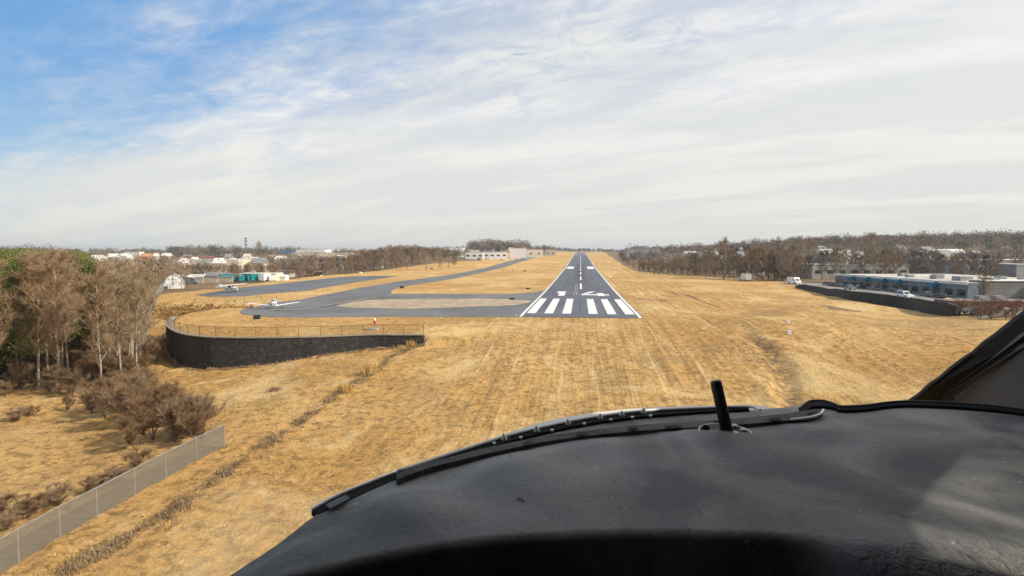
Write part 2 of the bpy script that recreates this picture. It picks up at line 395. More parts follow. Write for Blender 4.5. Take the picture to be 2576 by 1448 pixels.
# ------------------------------------------------------------------ paved surfaces draped over the ground
def asphalt(name, col, patch, cracks=False):
    m = bpy.data.materials.new(name); m.use_nodes = True; t = m.node_tree; b = t.nodes['Principled BSDF']
    O = N(t, 'ShaderNodeTexCoord').outputs['Object']; s = N(t, 'ShaderNodeSeparateXYZ'); t.links.new(O, s.inputs[0])
    n1 = noise(t, O, .06, 6, .65, .5); n2 = noise(t, O, .7, 6, .7); n3 = noise(t, O, 5, 4, .7)
    c = mix_(t, sstep(t, n1, .35, .65), tuple(v*.82 for v in col), tuple(v*1.15 for v in col))
    c = mix_(t, math_(t, 'MULTIPLY', sstep(t, n2, .5, .7), .35), c, tuple(v*.7 for v in col))
    c = mix_(t, math_(t, 'MULTIPLY', sstep(t, n3, .55, .75), .25), c, tuple(v*1.6 for v in col))
    c = mix_(t, math_(t, 'MULTIPLY', sstep(t, noise(t, O, .035, 5, .6, 1.2), .60, .72), .5), c, patch)
    if cracks:
        mp = N(t, 'ShaderNodeMapping'); t.links.new(O, mp.inputs[0]); mp.inputs['Scale'].default_value = (1.6, .03, 0)
        st = noise(t, mp.outputs[0], 1.0, 6, .7, .1)
        c = mix_(t, math_(t, 'MULTIPLY', sstep(t, st, .5, .7), .45), c, tuple(v*.62 for v in col))
        c = mix_(t, math_(t, 'MULTIPLY', sstep(t, st, .5, .28), .3), c, tuple(v*1.5 for v in col))
        wob = math_(t, 'MULTIPLY', math_(t, 'SUBTRACT', noise(t, O, .15, 4, .6), .5), .8)
        xx = math_(t, 'ADD', s.outputs[0], wob)
        for x0, w in ((-5.75, .10), (5.75, .10), (0.05, .07), (-9.3, .05), (8.4, .05)):
            ln = math_(t, 'LESS_THAN', math_(t, 'ABSOLUTE', math_(t, 'SUBTRACT', xx, x0)), w)
            brk = sstep(t, noise(t, O, .05, 3, .5), .40, .5)
            c = mix_(t, math_(t, 'MULTIPLY', math_(t, 'MULTIPLY', ln, brk), .8), c, (.012, .012, .012))
        rub = math_(t, 'MULTIPLY', sstep(t, math_(t, 'ABSOLUTE', s.outputs[0]), 5.5, 1.0), math_(t, 'MULTIPLY', sstep(t, s.outputs[1], 150, 300), sstep(t, s.outputs[1], 700, 420)))
        c = mix_(t, math_(t, 'MULTIPLY', rub, .45), c, (.03, .03, .033))
    t.links.new(c, b.inputs['Base Color']); b.inputs['Roughness'].default_value = .85; b.inputs['Specular IOR Level'].default_value = .3
    bn = N(t, 'ShaderNodeBump'); bn.inputs['Strength'].default_value = .3; bn.inputs['Distance'].default_value = .02
    t.links.new(n3, bn.inputs['Height']); t.links.new(bn.outputs[0], b.inputs['Normal'])
    return m
M_rwy = asphalt('runway_asphalt', (.098, .106, .125), (.125, .128, .135), True)
M_twy = asphalt('taxiway_asphalt', (.140, .140, .144), (.17, .155, .14))
M_apr = asphalt('apron_asphalt', (.12, .125, .135), (.155, .16, .17))
M_road = asphalt('road_asphalt', (.23, .22, .20), (.28, .27, .24))
M_paint = mat('runway_paint', (.70, .69, .67), .7, .12, 1.2)
M_paint2 = mat('worn_paint', (.35, .34, .33), .8, .15, 1.2)
M_grav = mat('pale_gravel', (.37, .295, .20), .95, .16, .35, .3, col2=(.25, .19, .12))
import bmesh
def drape(name, poly, dz, m, parent=None, step=3.0, **kw):
    """flat outline -> sheet following the ground, cut into small faces, dz above it, with skirts buried at the rim"""
    bm = bmesh.new(); vs = [bm.verts.new((p[0], p[1], 0)) for p in poly]; bm.faces.new(vs)
    xs = [p[0] for p in poly]; ys = [p[1] for p in poly]
    for a0, a1, ax in ((min(xs), max(xs), 0), (min(ys), max(ys), 1)):
        st = step if ax == 0 else step
        n = int((a1-a0)/st)
        for i in range(1, n+1):
            v = a0+i*(a1-a0)/(n+1)
            pc = (v, 0, 0) if ax == 0 else (0, v, 0); pn = (1, 0, 0) if ax == 0 else (0, 1, 0)
            bmesh.ops.bisect_plane(bm, geom=bm.verts[:]+bm.edges[:]+bm.faces[:], plane_co=pc, plane_no=pn)
    bm.verts.ensure_lookup_table(); c = np.array([v.co[:] for v in bm.verts]); z = terr(c[:, 0], c[:, 1])
    for v, zz in zip(bm.verts, z): v.co.z = zz+dz
    for f in bm.faces:
        f.smooth = True
        if f.normal.z < 0: f.normal_flip()
    bmesh.ops.recalc_face_normals(bm, faces=bm.faces)
    me = bpy.data.meshes.new(name); bm.to_mesh(me); bm.free(); me.materials.append(m)
    o = bpy.data.objects.new(name, me); COL.objects.link(o); o.parent = parent
    return tag(o, **kw)
def strip(x0, x1, y0, y1, dz, mb, st=6.0):
    n = max(1, int((y1-y0)/st)); ys = np.linspace(y0, y1, n+1); P = []
    for y in ys:
        z = gz(0, y)+dz
        P.append([(x0, y, z), (x1, y, z)])
    nr = len(P); vs = [p for r in P for p in r]; mb.add(vs, [(2*i, 2*i+1, 2*i+3, 2*i+2) for i in range(nr-1)])
RW = 11.55; Y0 = 107.0; Y1 = 1389.0
m_ = MB(); strip(-RW, RW, Y0, Y1, .05, m_, 5)
runway = m_.build('runway', M_rwy, smooth=True); tag(runway, 'long grey asphalt runway running to the horizon with white threshold bars', kind='structure')
def mark(name, rects, m=M_paint, label=None, dz=.062):
    k = MB()
    for x0, x1, y0, y1 in rects: strip(x0, x1, y0, y1, dz, k)
    o = k.build(name, m, runway); 
    if label: o['label'] = label
    return o
mark('edge_line', [(-11.4, -10.85, Y0+.1, Y1)]); mark('edge_line', [(10.85, 11.4, Y0+.1, Y1)])
for a, b_ in ((-10.5, -8.75), (-7.05, -5.3), (-3.5, -1.75), (1.7, 3.45), (5.35, 7.1), (8.8, 10.55)):
    mark('threshold_stripe', [(a, b_, Y0+6.0, Y0+45)])
# the painted numbers 1 and 4
def flatpoly(k, pts, dz=.062):
    vs = [(x, y, gz(0, y)+dz) for x, y in pts]; k.add(vs, [tuple(range(len(pts)))])
k = MB(); yb = 163.5
flatpoly(k, [(-6.35, yb), (-4.45, yb), (-4.45, yb+20), (-6.35, yb+20)]); flatpoly(k, [(-7.3, yb+15), (-6.35, yb+12.5), (-6.35, yb+20), (-6.9, yb+20), (-7.3, yb+17.5)])
o = k.build('number_one', M_paint, runway); o['label'] = 'white painted number 1'
k = MB()
flatpoly(k, [(.2, yb+3.2), (5.0, yb+3.2), (5.0, yb+7.4), (1.6, yb+7.4), (.2, yb+6.0)])
flatpoly(k, [(5.0, yb+.2), (6.9, yb+.2), (6.9, yb+13), (5.0, yb+13)]); flatpoly(k, [(6.9, yb+3.2), (8.4, yb+3.2), (8.4, yb+7.4), (6.9, yb+7.4)])
flatpoly(k, [(.2, yb+6.0), (1.6, yb+7.4), (4.9, yb+20), (3.0, yb+20)])
o = k.build('number_four', M_paint, runway); o['label'] = 'white painted number 4'
y = 196.0
while y < 1250:
    mark('centreline_dash', [(-.1, .55, y, y+36.6)]); y += 61
for y0_, y1_ in ((412, 462), (1030, 1080)):
    mark('aiming_point', [(-9.9, -5.0, y0_, y1_)]); mark('aiming_point', [(5.1, 10.0, y0_, y1_)])
for a, b_ in ((-10.5, -8.75), (-7.05, -5.3), (-3.5, -1.75), (1.7, 3.45), (5.35, 7.1), (8.8, 10.55)):
    mark('threshold_stripe', [(a, b_, Y1-50, Y1-6)])
mark('repair_strip', [(-1.75, -1.55, 166, 228), (-1.15, -.95, 166, 228)], M_paint2)
mark('crack_seal', [(-1.5, -1.2, 166, 228)], mat('tar', (.012, .012, .012), .6), dz=.066)

def P2(l): return [tuple(G(*p)[:2]) for p in l]
TAXI = [(1309, 797), (1150, 797), (1000, 796.5), (860, 797), (760, 798), (690, 797.5), (640, 795), (610, 790), (601, 785), (614, 777), (660, 765), (755, 753.6), (870, 731.5), (983, 711.5), (1010, 706)]
tp = P2(TAXI)
# parallel taxiway runs beside the runway
FARL = [(-70.5, 300), (-69.5, 500), (-69.5, 900), (-69, 1390)]; FARR = [(-57, 1390), (-57.5, 900), (-58, 500), (-58.5, 300)]
tp2 = P2([(1000, 723), (985, 733), (983, 739), (1193, 739.6), (1300, 738.3), (1335, 735.5), (1362, 731)])
tp2 += [(-RW-.02, tp2[-1][1]), (-RW-.02, Y0+.3)]
twy = drape('taxiway', tp+FARL+FARR+tp2, .045, M_twy, step=5, label='grey asphalt taxiway looping from the runway threshold and running beside the runway', kind='structure')
isl = P2([(843, 770), (862, 765.5), (885, 760.5), (922, 755), (992, 753), (1100, 752), (1230, 751.6), (1290, 753.6), (1325, 755.6), (1342, 757.5), (1325, 763), (1298, 768), (1245, 770.5), (1193, 772), (1080, 776.5), (1009, 777.5), (940, 776), (887, 774)])
drape('gravel_island', isl, .10, M_grav, step=3, label='pale bare gravel island between the two taxiway arms', kind='structure')
ap = P2([(491, 741.8), (522, 746.3), (560, 746), (616, 745), (703, 736), (783, 730), (862, 715.5), (929, 704.3), (972, 698.5), (1005, 694.4), (957, 693.4), (870, 695.6), (820, 700.5), (783, 704.2), (686, 715.3), (609, 722.5), (547, 733)])
drape('apron', ap, .045, M_apr, step=4, label='blue grey parking apron behind the taxiway', kind='structure')
# worn tyre arc across the turning pad
k = MB(); arc = [G(*p) for p in [(668, 774), (690, 780), (722, 781), (760, 778), (800, 772), (850, 764), (905, 754), (950, 748), (985, 744)]]
P = []
for i, p in enumerate(arc):
    d = (arc[min(i+1, len(arc)-1)]-arc[max(i-1, 0)]); n = Vector((-d.y, d.x, 0)).normalized()*.9
    P.append([(p+n)[:2]+(gz(p.x, p.y)+.11,), (p-n)[:2]+(gz(p.x, p.y)+.11,)])
k.grid(P); o = k.build('worn_arc', mat('worn_asphalt', (.24, .215, .185), .9, .25, .5), twy); o['label'] = 'pale worn tyre arc on the turning pad'
# ditch and bare earth lines in the grass on the right of the runway
def soil(name, pix, w, label, m):
    k = MB(); pts = [G(*p) for p in pix]; P = []
    rr = random.Random(len(pix))
    fine_ = []
    for i in range(len(pts)-1):
        for j in range(6): fine_.append(pts[i].lerp(pts[i+1], j/6))
    fine_.append(pts[-1])
    for i, p in enumerate(fine_):
        d = (fine_[min(i+1, len(fine_)-1)]-fine_[max(i-1, 0)]); n = Vector((-d.y, d.x, 0)).normalized()
        ws = w*rr.uniform(.5, 1.1)*min(1, .15+min(i, len(fine_)-1-i)*.35)
        P.append([((p+n*ws)[:2]+(gz(*(p+n*ws)[:2])+.05,)), ((p-n*ws)[:2]+(gz(*(p-n*ws)[:2])+.05,))])
    k.grid(P); return tag(k.build(name, m), label, kind='structure')
M_soil = mat('dark_soil', (.075, .045, .022), .95, .2, .8, .6, col2=(.035, .022, .012))  # dark brown soil colour in two tones
M_mud = mat('pale_earth', (.22, .15, .09), .95, .2, .5, .6, col2=(.12, .08, .045))
soil('ditch', [(1678, 727), (1720, 741), (1760, 756), (1812, 774)], .32, 'dark narrow drainage ditch cutting through the grass right of the runway', M_soil)
soil('earth_bank', [(2062, 766), (2100, 775), (2150, 782), (2165, 783)], 1.1, 'thin brown earth bank in the grass near the dark boundary wall', M_mud)  # flat strip in the earth colour
soil('rut', [(1590, 744), (1610, 753), (1650, 754.5), (1680, 755)], .35, 'short bent rut in the grass beside the runway edge', M_mud)

# ------------------------------------------------------------------ retaining wall (curved, dark block)
def wallmat(name, c0, c1, sc=(2.2, 2.2, 3.0)):
    m = bpy.data.materials.new(name); m.use_nodes = True; t = m.node_tree; b = t.nodes['Principled BSDF']
    uv = N(t, 'ShaderNodeUVMap').outputs[0]
    br = N(t, 'ShaderNodeTexBrick'); t.links.new(uv, br.inputs['Vector']); br.inputs['Scale'].default_value = 1
    br.inputs['Brick Width'].default_value = .46; br.inputs['Row Height'].default_value = .22; br.inputs['Mortar Size'].default_value = .02
    br.inputs['Color1'].default_value = (*c0, 1); br.inputs['Color2'].default_value = (*c1, 1); br.inputs['Mortar'].default_value = (c0[0]*.25, c0[1]*.25, c0[2]*.25, 1)
    O = N(t, 'ShaderNodeTexCoord').outputs['Object']
    n = noise(t, O, 1.6, 6, .7); st = noise(t, O, .25, 5, .6)
    c = mix_(t, math_(t, 'MULTIPLY', sstep(t, n, .50, .66), .6), br.outputs[0], tuple(v*2.0 for v in c1))
    c = mix_(t, math_(t, 'MULTIPLY', sstep(t, st, .5, .7), .5), c, tuple(v*.5 for v in c0))
    t.links.new(c, b.inputs['Base Color']); b.inputs['Roughness'].default_value = .9
    bn = N(t, 'ShaderNodeBump'); bn.inputs['Strength'].default_value = .9; bn.inputs['Distance'].default_value = .12
    t.links.new(math_(t, 'ADD', math_(t, 'MULTIPLY', n, 1.0), math_(t, 'MULTIPLY', br.outputs['Fac'], -.6)), bn.inputs['Height']); t.links.new(bn.outputs[0], b.inputs['Normal'])
    return m
M_wall = wallmat('dark_block', (.026, .025, .024), (.055, .051, .046))
def smooth_path(pts, sub=5):
    o = []
    n = len(pts)
    for i in range(n-1):
        p0, p1, p2, p3 = pts[max(i-1, 0)], pts[i], pts[i+1], pts[min(i+2, n-1)]
        for j in range(sub):
            u = j/sub; o.append(.5*((2*p1)+(p2-p0)*u+(2*p0-5*p1+4*p2-p3)*u*u+(3*p1-p0-3*p2+p3)*u**3))
    return o+[pts[-1]]
wp = [Vector((p.x, p.y, 0)) for p in WALL]; wsm = smooth_path(wp, 5)
root = empty('retaining_wall', (wsm[0].x, wsm[0].y, -2), label='tall curved black block retaining wall below the taxiway plateau', cat='wall')
def ribbon(path, off0, off1, z0, z1, uv=False):
    """closed body along a path: off0..off1 sideways (left of travel +)"""
    k = MB(); rows = []
    for i, p in enumerate(path):
        d = (path[min(i+1, len(path)-1)]-path[max(i-1, 0)]); n = Vector((-d.y, d.x, 0)).normalized()
        a, c = p+n*off0, p+n*off1
        A = z0(i) if callable(z0) else z0; B = z1(i) if callable(z1) else z1
        rows.append([(a.x, a.y, A), (a.x, a.y, B), (c.x, c.y, B), (c.x, c.y, A)])
    k.grid(rows, close=True); n = len(rows)
    k.f += [(0, 1, 2, 3), (4*n-1, 4*n-2, 4*n-3, 4*n-4)]; k.m += [0, 0]
    return k
WTOP = -.02
k = ribbon(wsm, .18, -.78, -7.5, WTOP)
body = k.build('wall_face', M_wall)
body.location = (0, 0, 0)
me = body.data; uvl = me.uv_layers.new(name='UVMap'); L = [0]
for i in range(1, len(wsm)): L.append(L[-1]+(wsm[i]-wsm[i-1]).length)
uvs = []
for lp in me.loops:
    vi = lp.vertex_index; uvs += [L[min(vi//4, len(L)-1)], me.vertices[vi].co.z]
uvl.data.foreach_set('uv', uvs)
def adopt(o, r):
    o.parent = r; o.matrix_parent_inverse = Matrix.Translation(-Vector(r.location)) if not r.rotation_euler.z else r.matrix_world.inverted(); return o
bpy.context.view_layer.update()
adopt(body, root)
cap = ribbon(wsm, .26, -.86, WTOP, WTOP+.12).build('coping', mat('coping_block', (.30, .25, .17), .9, .15, 1.5, .3)); adopt(cap, root)
# ------------------------------------------------------------------ fences
def linkmat(name, col, alpha):
    m = bpy.data.materials.new(name); m.use_nodes = True; t = m.node_tree; b = t.nodes['Principled BSDF']
    b.inputs['Base Color'].default_value = (*col, 1); b.inputs['Roughness'].default_value = .5
    uv = N(t, 'ShaderNodeUVMap').outputs[0]; s = N(t, 'ShaderNodeSeparateXYZ'); t.links.new(uv, s.inputs[0])
    f = []
    for sg in (1, -1):
        a = math_(t, 'ADD', math_(t, 'MULTIPLY', s.outputs[0], 9.0), math_(t, 'MULTIPLY', s.outputs[1], 9.0*sg))
        f.append(math_(t, 'LESS_THAN', math_(t, 'FRACT', math_(t, 'ADD', a, 500.0)), alpha))
    w = math_(t, 'MAXIMUM', f[0], f[1]); t.links.new(w, b.inputs['Alpha'])
    return m
M_link = linkmat('woven_grey_wire', (.34, .33, .31), .2)
M_linkb = linkmat('woven_brown_wire', (.10, .075, .03), .09)
M_postb = mat('brown_post', (.11, .075, .025), .7, .1)
M_postg = mat('grey_post', (.33, .315, .285), .5, .1, metal=.3)
def fence(name, path, zs, h, gap, mpost, mlink, label, cat='fence', rad=.04, rail=True, group=None, sub=1):
    """path: ground points; posts every gap metres as parts, woven wire between, top rail"""
    pts = [Vector(p) for p in path]
    L = [0]
    for i in range(1, len(pts)): L.append(L[-1]+(pts[i].xy-pts[i-1].xy).length)
    n = max(1, int(round(L[-1]/gap)))
    def atl(s):
        for i in range(1, len(L)):
            if s <= L[i]+1e-6:
                u = (s-L[i-1])/max(1e-6, L[i]-L[i-1]); return pts[i-1].lerp(pts[i], u)
        return pts[-1]
    P = []
    for i in range(n+1):
        p = atl(L[-1]*i/n); P.append(Vector((p.x, p.y, zs(p.x, p.y) if zs else p.z)))
    r = empty(name, P[0], label=label, cat=cat, group=group)
    o0 = P[0]
    post = None
    for i, p in enumerate(P):
        if post is None:
            post = MB().tube([(0, 0, -.4), (0, 0, h+.06)], rad, 6).build('post', mpost, r); post.location = p-o0
        else:
            c = post.copy(); COL.objects.link(c); c.parent = r; c.location = p-o0
    if rail: MB().tube([p-o0+Vector((0, 0, h)) for p in P], rad*.8, 5).build('top_rail', mpost, r)
    k = MB(); k.grid([[(p-o0)[:], (p-o0+Vector((0, 0, h-.02)))[:]] for p in P])
    w = k.build('wire_mesh', mlink, r); uvl = w.data.uv_layers.new(name='UVMap'); uv = []
    for lp in w.data.loops: uv += [L[-1]*(lp.vertex_index//2)/n, (h if lp.vertex_index % 2 else 0)]
    uvl.data.foreach_set('uv', uv)
    return r
fence('railing_fence', [Vector((p.x, p.y, WTOP+.1)) for p in wsm[:int(len(wsm)*.98)]], None, 1.45, 3.0, M_postb, M_linkb, 'thin brown wire fence standing along the top of the black retaining wall', rad=.034)
bk = [G(*p) for p in [(458, 790), (488, 784), (521, 780), (559, 771), (600, 765), (628, 761), (658, 757)]]
fence('basin_fence', bk, gz, 1.3, 4.5, M_postb, M_linkb, 'thin brown wire fence along the back edge of the plateau by the basin', rad=.045)
M_link2 = linkmat('woven_galvanised_wire', (.15, .138, .115), .56)
fence('chain_link_fence', [G(*p) for p in [(-90, 1500), (0, 1445), (60, 1408), (150, 1352), (240, 1301), (325, 1254), (400, 1211), (470, 1172), (520, 1148), (565, 1124)]], gz, 1.95, 3.0, M_postg, M_link2, 'grey chain-link fence crossing the lower left grass', rad=.045)
fence('boundary_fence', [G(*p) for p in [(345, 985), (350, 945), (358, 900), (368, 850), (380, 800), (388, 770), (400, 742), (412, 730)]], gz, 2.4, 3.0, M_postg, linkmat('woven_silver_wire', (.42, .41, .39), .24), 'tall pale chain-link fence along the edge of the left wood up to the white hangar', rad=.05)
# dark screen wall between the grass and the road, right side
rw_ = [G(*p) for p in [(2004, 723), (2056, 735), (2123, 749), (2188, 761), (2278, 776), (2327, 785.5), (2372, 792), (2396, 794), (2408, 792)]]
rws = smooth_path([Vector((p.x, p.y, 0)) for p in rw_], 4)
def rt(i): 
    p = rws[i]; return gz(p.x, p.y)+(1.5+1.05*min(1, i/14))*min(1, .35+i/3)*(1 if i < len(rws)-7 else 1-.085*(i-len(rws)+7))
r = empty('boundary_wall', (rws[0].x, rws[0].y, gz(rws[0].x, rws[0].y)), label='long low black wall between the right-hand grass and the service road', cat='wall')
wb = ribbon(rws, 0, -.5, lambda i: gz(rws[i].x, rws[i].y)-1, rt); bo = wb.build('wall_face', M_wall)
uvl = bo.data.uv_layers.new(name='UVMap'); uv = []
for lp in bo.data.loops: uv += [lp.vertex_index//4*2.2, bo.data.vertices[lp.vertex_index].co.z]
uvl.data.foreach_set('uv', uv); adopt(bo, r)
adopt(ribbon(rws, .05, -.55, rt, lambda i: rt(i)+.1).build('coping', mat('dark_coping', (.05, .05, .05), .8)), r)
# service road behind the wall
rd = [on_plane(*p, 0) for p in [(2470, 800), (2400, 782), (2300, 764), (2200, 750), (2100, 733), (2030, 718), (1990, 711), (1960, 708.5)]]
rd2 = [on_plane(*p, 0) for p in [(1975, 704.5), (2010, 706), (2060, 709), (2110, 714), (2200, 719), (2300, 726), (2434, 748), (2576, 760), (2680, 772), (2680, 800)]]
drape('service_road', [(p.x, p.y) for p in rd+rd2], .045, M_road, step=4, label='grey service road and parking strip in front of the low industrial building', kind='structure')

# ------------------------------------------------------------------ aircraft
def hexrow(mb, secs, n=12):
    """secs: (x, half width, z centre, half height, squareness)"""
    rows = []
    for x, w, zc, hh, sq in secs:
        r = []
        for k in range(n):
            a = 2*math.pi*k/n; c, s = math.cos(a), math.sin(a)
            e = 2/sq; r.append((x, w*math.copysign(abs(c)**e, c), zc+hh*math.copysign(abs(s)**e, s)))
        rows.append(r)
    mb.grid(rows, close=True); b = len(mb.v)-len(rows)*n
    mb.f += [tuple(range(b, b+n)), tuple(range(len(mb.v)-n, len(mb.v)))[::-1]]; mb.m += [0, 0]
def wing(mb, pts, mi=0):
    """pts: list of (y, xLE, xTE, z, thick) from one tip to the other"""
    rows = []
    for y, xl, xt, z, th in pts:
        c = xl-xt
        rows.append([(xl, y, z), (xl-c*.12, y, z+th*.55), (xl-c*.35, y, z+th*.62), (xt, y, z+.01), (xl-c*.35, y, z-th*.35), (xl-c*.1, y, z-th*.35)])
    mb.grid(rows, close=True, mi=mi); b = len(mb.v)-len(rows)*6
    mb.f += [tuple(range(b, b+6)), tuple(range(len(mb.v)-6, len(mb.v)))[::-1]]; mb.m += [mi, mi]
def airplane(high, label, loc, rz, name, paint2=None):
    r = empty(name, loc, rz, label=label, cat='airplane')
    zf = 1.32 if high else 1.05
    f = MB(); 
    if high: S = [(2.15, .36, zf-.12, .36, 2.6), (1.6, .48, zf-.08, .47, 3), (.95, .54, zf-.02, .56, 3), (.35, .56, zf+.18, .76, 3), (-.9, .56, zf+.18, .76, 3), (-1.9, .45, zf+.12, .6, 2.6), (-3.4, .24, zf+.15, .34, 2.3), (-5.3, .08, zf+.26, .17, 2)]
    else: S = [(2.2, .34, zf-.02, .32, 2.6), (1.5, .5, zf, .45, 3), (.8, .56, zf+.02, .52, 3), (.1, .58, zf+.17, .70, 2.8), (-1.2, .56, zf+.17, .70, 2.8), (-2.2, .42, zf+.1, .48, 2.5), (-3.6, .22, zf+.12, .28, 2.2), (-5.0, .07, zf+.2, .14, 2)]
    hexrow(f, S, 16); f.build('fuselage', M_white, r, True)
    w = MB()
    if high:
        zw = zf+.95; wing(w, [(5.5, .35, -.75, zw+.16, .13), (2.6, .55, -1.05, zw+.08, .2), (-2.6, .55, -1.05, zw+.08, .2), (-5.5, .35, -.75, zw+.16, .13)])
        w.build('wing', M_white, r, True)
        for s in (-1, 1): MB().tube([(.1, .5*s, zf-.35), (.05, 2.7*s, zw)], .045, 5).build('wing_strut', M_white, r)
    else:
        zw = zf-.42
        for s in (-1, 1):
            w = MB(); wing(w, [(.4*s, .75, -1.0, zw, .22), (.9*s, .5, -1.0, zw+.05, .2), (5.0*s, .38, -.85, zw+.62, .14), (5.35*s, .15, -.6, zw+.66, .07)]); w.build('wing', M_white, r, True)
            MB().box((.16, 5.36*s, zw+.66), (.2, .06, .06)).build('wing_tip_lamp', M_glass, r)
    t_ = MB(); zt = zf+.3 if high else zf+.28; wing(t_, [(1.75, -4.65, -5.3, zt, .06), (0, -4.35, -5.3, zt, .1), (-1.75, -4.65, -5.3, zt, .06)]); t_.build('tailplane', M_white, r, True)
    fn = MB(); pr_ = [(-3.9, zf+.3), (-4.7, zf+1.45), (-5.25, zf+1.5), (-5.3, zf+.2)]
    fn.add([(x, -.045, z) for x, z in pr_]+[(x, .045, z) for x, z in pr_], [(0, 1, 2, 3), (7, 6, 5, 4), (0, 4, 5, 1), (1, 5, 6, 2), (2, 6, 7, 3), (3, 7, 4, 0)]); fn.build('tail_fin', M_white if high else M_dgrey, r)
    # stripes, glazing
    for s in (-1, 1):
        st = MB(); yy = .575*s if not high else .57*s
        st.box((-.4, yy, zf+.0), (3.0, .02, .12)); st.build('side_stripe', M_navy, r)
        g = MB()
        q = [(.35, zf+.28), (.05, zf+.74), (-.55, zf+.76), (-.55, zf+.28)] if high else [(.15, zf+.26), (-.2, zf+.68), (-.7, zf+.7), (-.7, zf+.26)]
        g.add([(x, yy, z) for x, z in q]+[(x, yy+.02*s, z) for x, z in q], [(0, 1, 2, 3), (7, 6, 5, 4), (0, 4, 5, 1), (1, 5, 6, 2), (2, 6, 7, 3), (3, 7, 4, 0)]); g.build('side_window', M_glass, r)
        q = [(-.65, zf+.28), (-.65, zf+.74), (-1.2, zf+.7), (-1.3, zf+.28)] if high else [(-.8, zf+.26), (-.8, zf+.7), (-1.3, zf+.64), (-1.4, zf+.26)]
        g = MB(); g.add([(x, yy, z) for x, z in q]+[(x, yy+.02*s, z) for x, z in q], [(0, 1, 2, 3), (7, 6, 5, 4), (0, 4, 5, 1), (1, 5, 6, 2), (2, 6, 7, 3), (3, 7, 4, 0)]); g.build('side_window', M_glass, r)
        g = MB(); x1, z1, x2, z2 = (.99, zf+.5, .42, zf+.93) if high else (.78, zf+.52, .18, zf+.86)
        a = .04*s; b_ = .47*s
        vs = [(x1+.05, a, z1), (x1-.05, b_, z1-.02), (x2-.02, b_*.86, z2-.03), (x2+.06, a, z2+.02)]
        g.add(vs+[(x-.03, y, z-.05) for x, y, z in vs], [(0, 1, 2, 3), (7, 6, 5, 4), (0, 4, 5, 1), (1, 5, 6, 2), (2, 6, 7, 3), (3, 7, 4, 0)]); g.build('windshield', M_glass, r)
    sp = MB(); hexrow(sp, [(2.5, .02, zf-.06, .02, 2), (2.38, .1, zf-.06, .1, 2), (2.16, .17, zf-.06, .17, 2)], 10); sp.build('spinner', M_white, r, True)
    pb = MB(); 
    for s in (-1, 1):
        pb.add([(2.3, .05*s, zf-.12), (2.26, .05*s, zf+.02), (2.3, .75*s, zf+.28), (2.27, .75*s, zf+.36), (2.33, .95*s, zf+.40)], [(0, 1, 3, 2), (2, 3, 4)])
    pb.build('propeller', M_black, r)
    if not high:
        for s in (-1, 1): MB().box((2.19, .17*s, zf+.06), (.05, .14, .09)).build('air_intake', M_black, r)
    def wheel(x, y, rad=.19, top=.9):
        wh = MB().tube([(x, y-.06, rad), (x, y+.06, rad)], rad, 12).build('wheel', M_tyre, r, True)
        MB().tube([(x, y-.065, rad), (x, y+.065, rad)], rad*.5, 8).build('rim', M_metal, wh)
        return MB().tube([(x, y, rad+.02), (x if x > 1 else -.05, y*(.35 if high else 1), top)], .04, 6).build('landing_gear_leg', M_metal, r)
    wheel(1.75, 0, .17, zf-.2)
    for s in (-1, 1): wheel(-.35, 1.25*s if high else 1.55*s, .2, zf-.4)
    return r
p1 = G(690, 776); to = Vector((-p1.x, -p1.y)); 
airplane(False, 'white low-wing airplane facing the camera on the turning pad', (p1.x, p1.y, gz(p1.x, p1.y)+.05), math.atan2(to.y, to.x)-R(6), 'low_wing_airplane')
p2 = G(584, 736); to = Vector((-p2.x, -p2.y))
airplane(True, 'white high-wing airplane parked alone at the near end of the blue grey apron', (p2.x, p2.y, gz(p2.x, p2.y)+.05), math.atan2(to.y, to.x)+R(42), 'high_wing_airplane')

# ------------------------------------------------------------------ airfield signs, lights and markers
def sign(px, py, w, h, label, col=M_black, yaw=None):
    p = G(px, py); r = empty('airfield_sign', p, math.atan2(-p.x, p.y) if yaw is None else yaw, label=label, cat='sign', group='black airfield signs')
    MB().box((0, 0, .18+h/2), (w, .16, h)).build('sign_box', col, r)
    MB().box((0, 0, .18+h+.02), (w+.05, .2, .04)).build('top_lip', M_dgrey, r)
    for s in (-1, 1): MB().tube([(s*w*.35, 0, -.1), (s*w*.35, 0, .2)], .035, 6).build('leg', M_metal, r)
    MB().box((0, 0, .02), (w+.5, .8, .05)).build('base_slab', M_conc, r)
sign(646, 805, 1.15, .75, 'large black sign box on the grass below the parked low-wing airplane')
sign(1288, 755, 1.35, .42, 'wide black sign on the tip of the pale gravel island near the runway edge')
sign(1328, 728, 1.3, .4, 'black sign on the grass just left of the runway beside the painted number 1')
sign(1011, 726, 1.2, .7, 'small black sign at the grass corner where the two taxiways meet')
sign(1320, 683, 1.2, .6, 'small black sign beyond the runway edge left of the left aiming bar')
def marker(px, py, label, grp=None, s=1.0):
    p = G(px, py); r = empty('edge_light', p, label=label, cat='light', group=grp)
    MB().tube([(0, 0, -.1), (0, 0, .45*s)], .05*s, 6).build('stem', M_orange, r)
    MB().tube([(0, 0, .4*s), (0, 0, .62*s)], [.16*s, .10*s], 8).build('lamp_head', M_dgrey, r)
for i, (x, y) in enumerate([(1264, 683), (1289, 683), (1321, 684.0), (1355, 680)]):
    marker(x, y, ['dark edge light, leftmost of the far row on the grass', 'dark edge light, second from left of the far row', 'dark edge light, third from left of the far row', 'dark edge light nearest the runway in the far row'][i], 'dark edge lights on the far grass', 2.2)
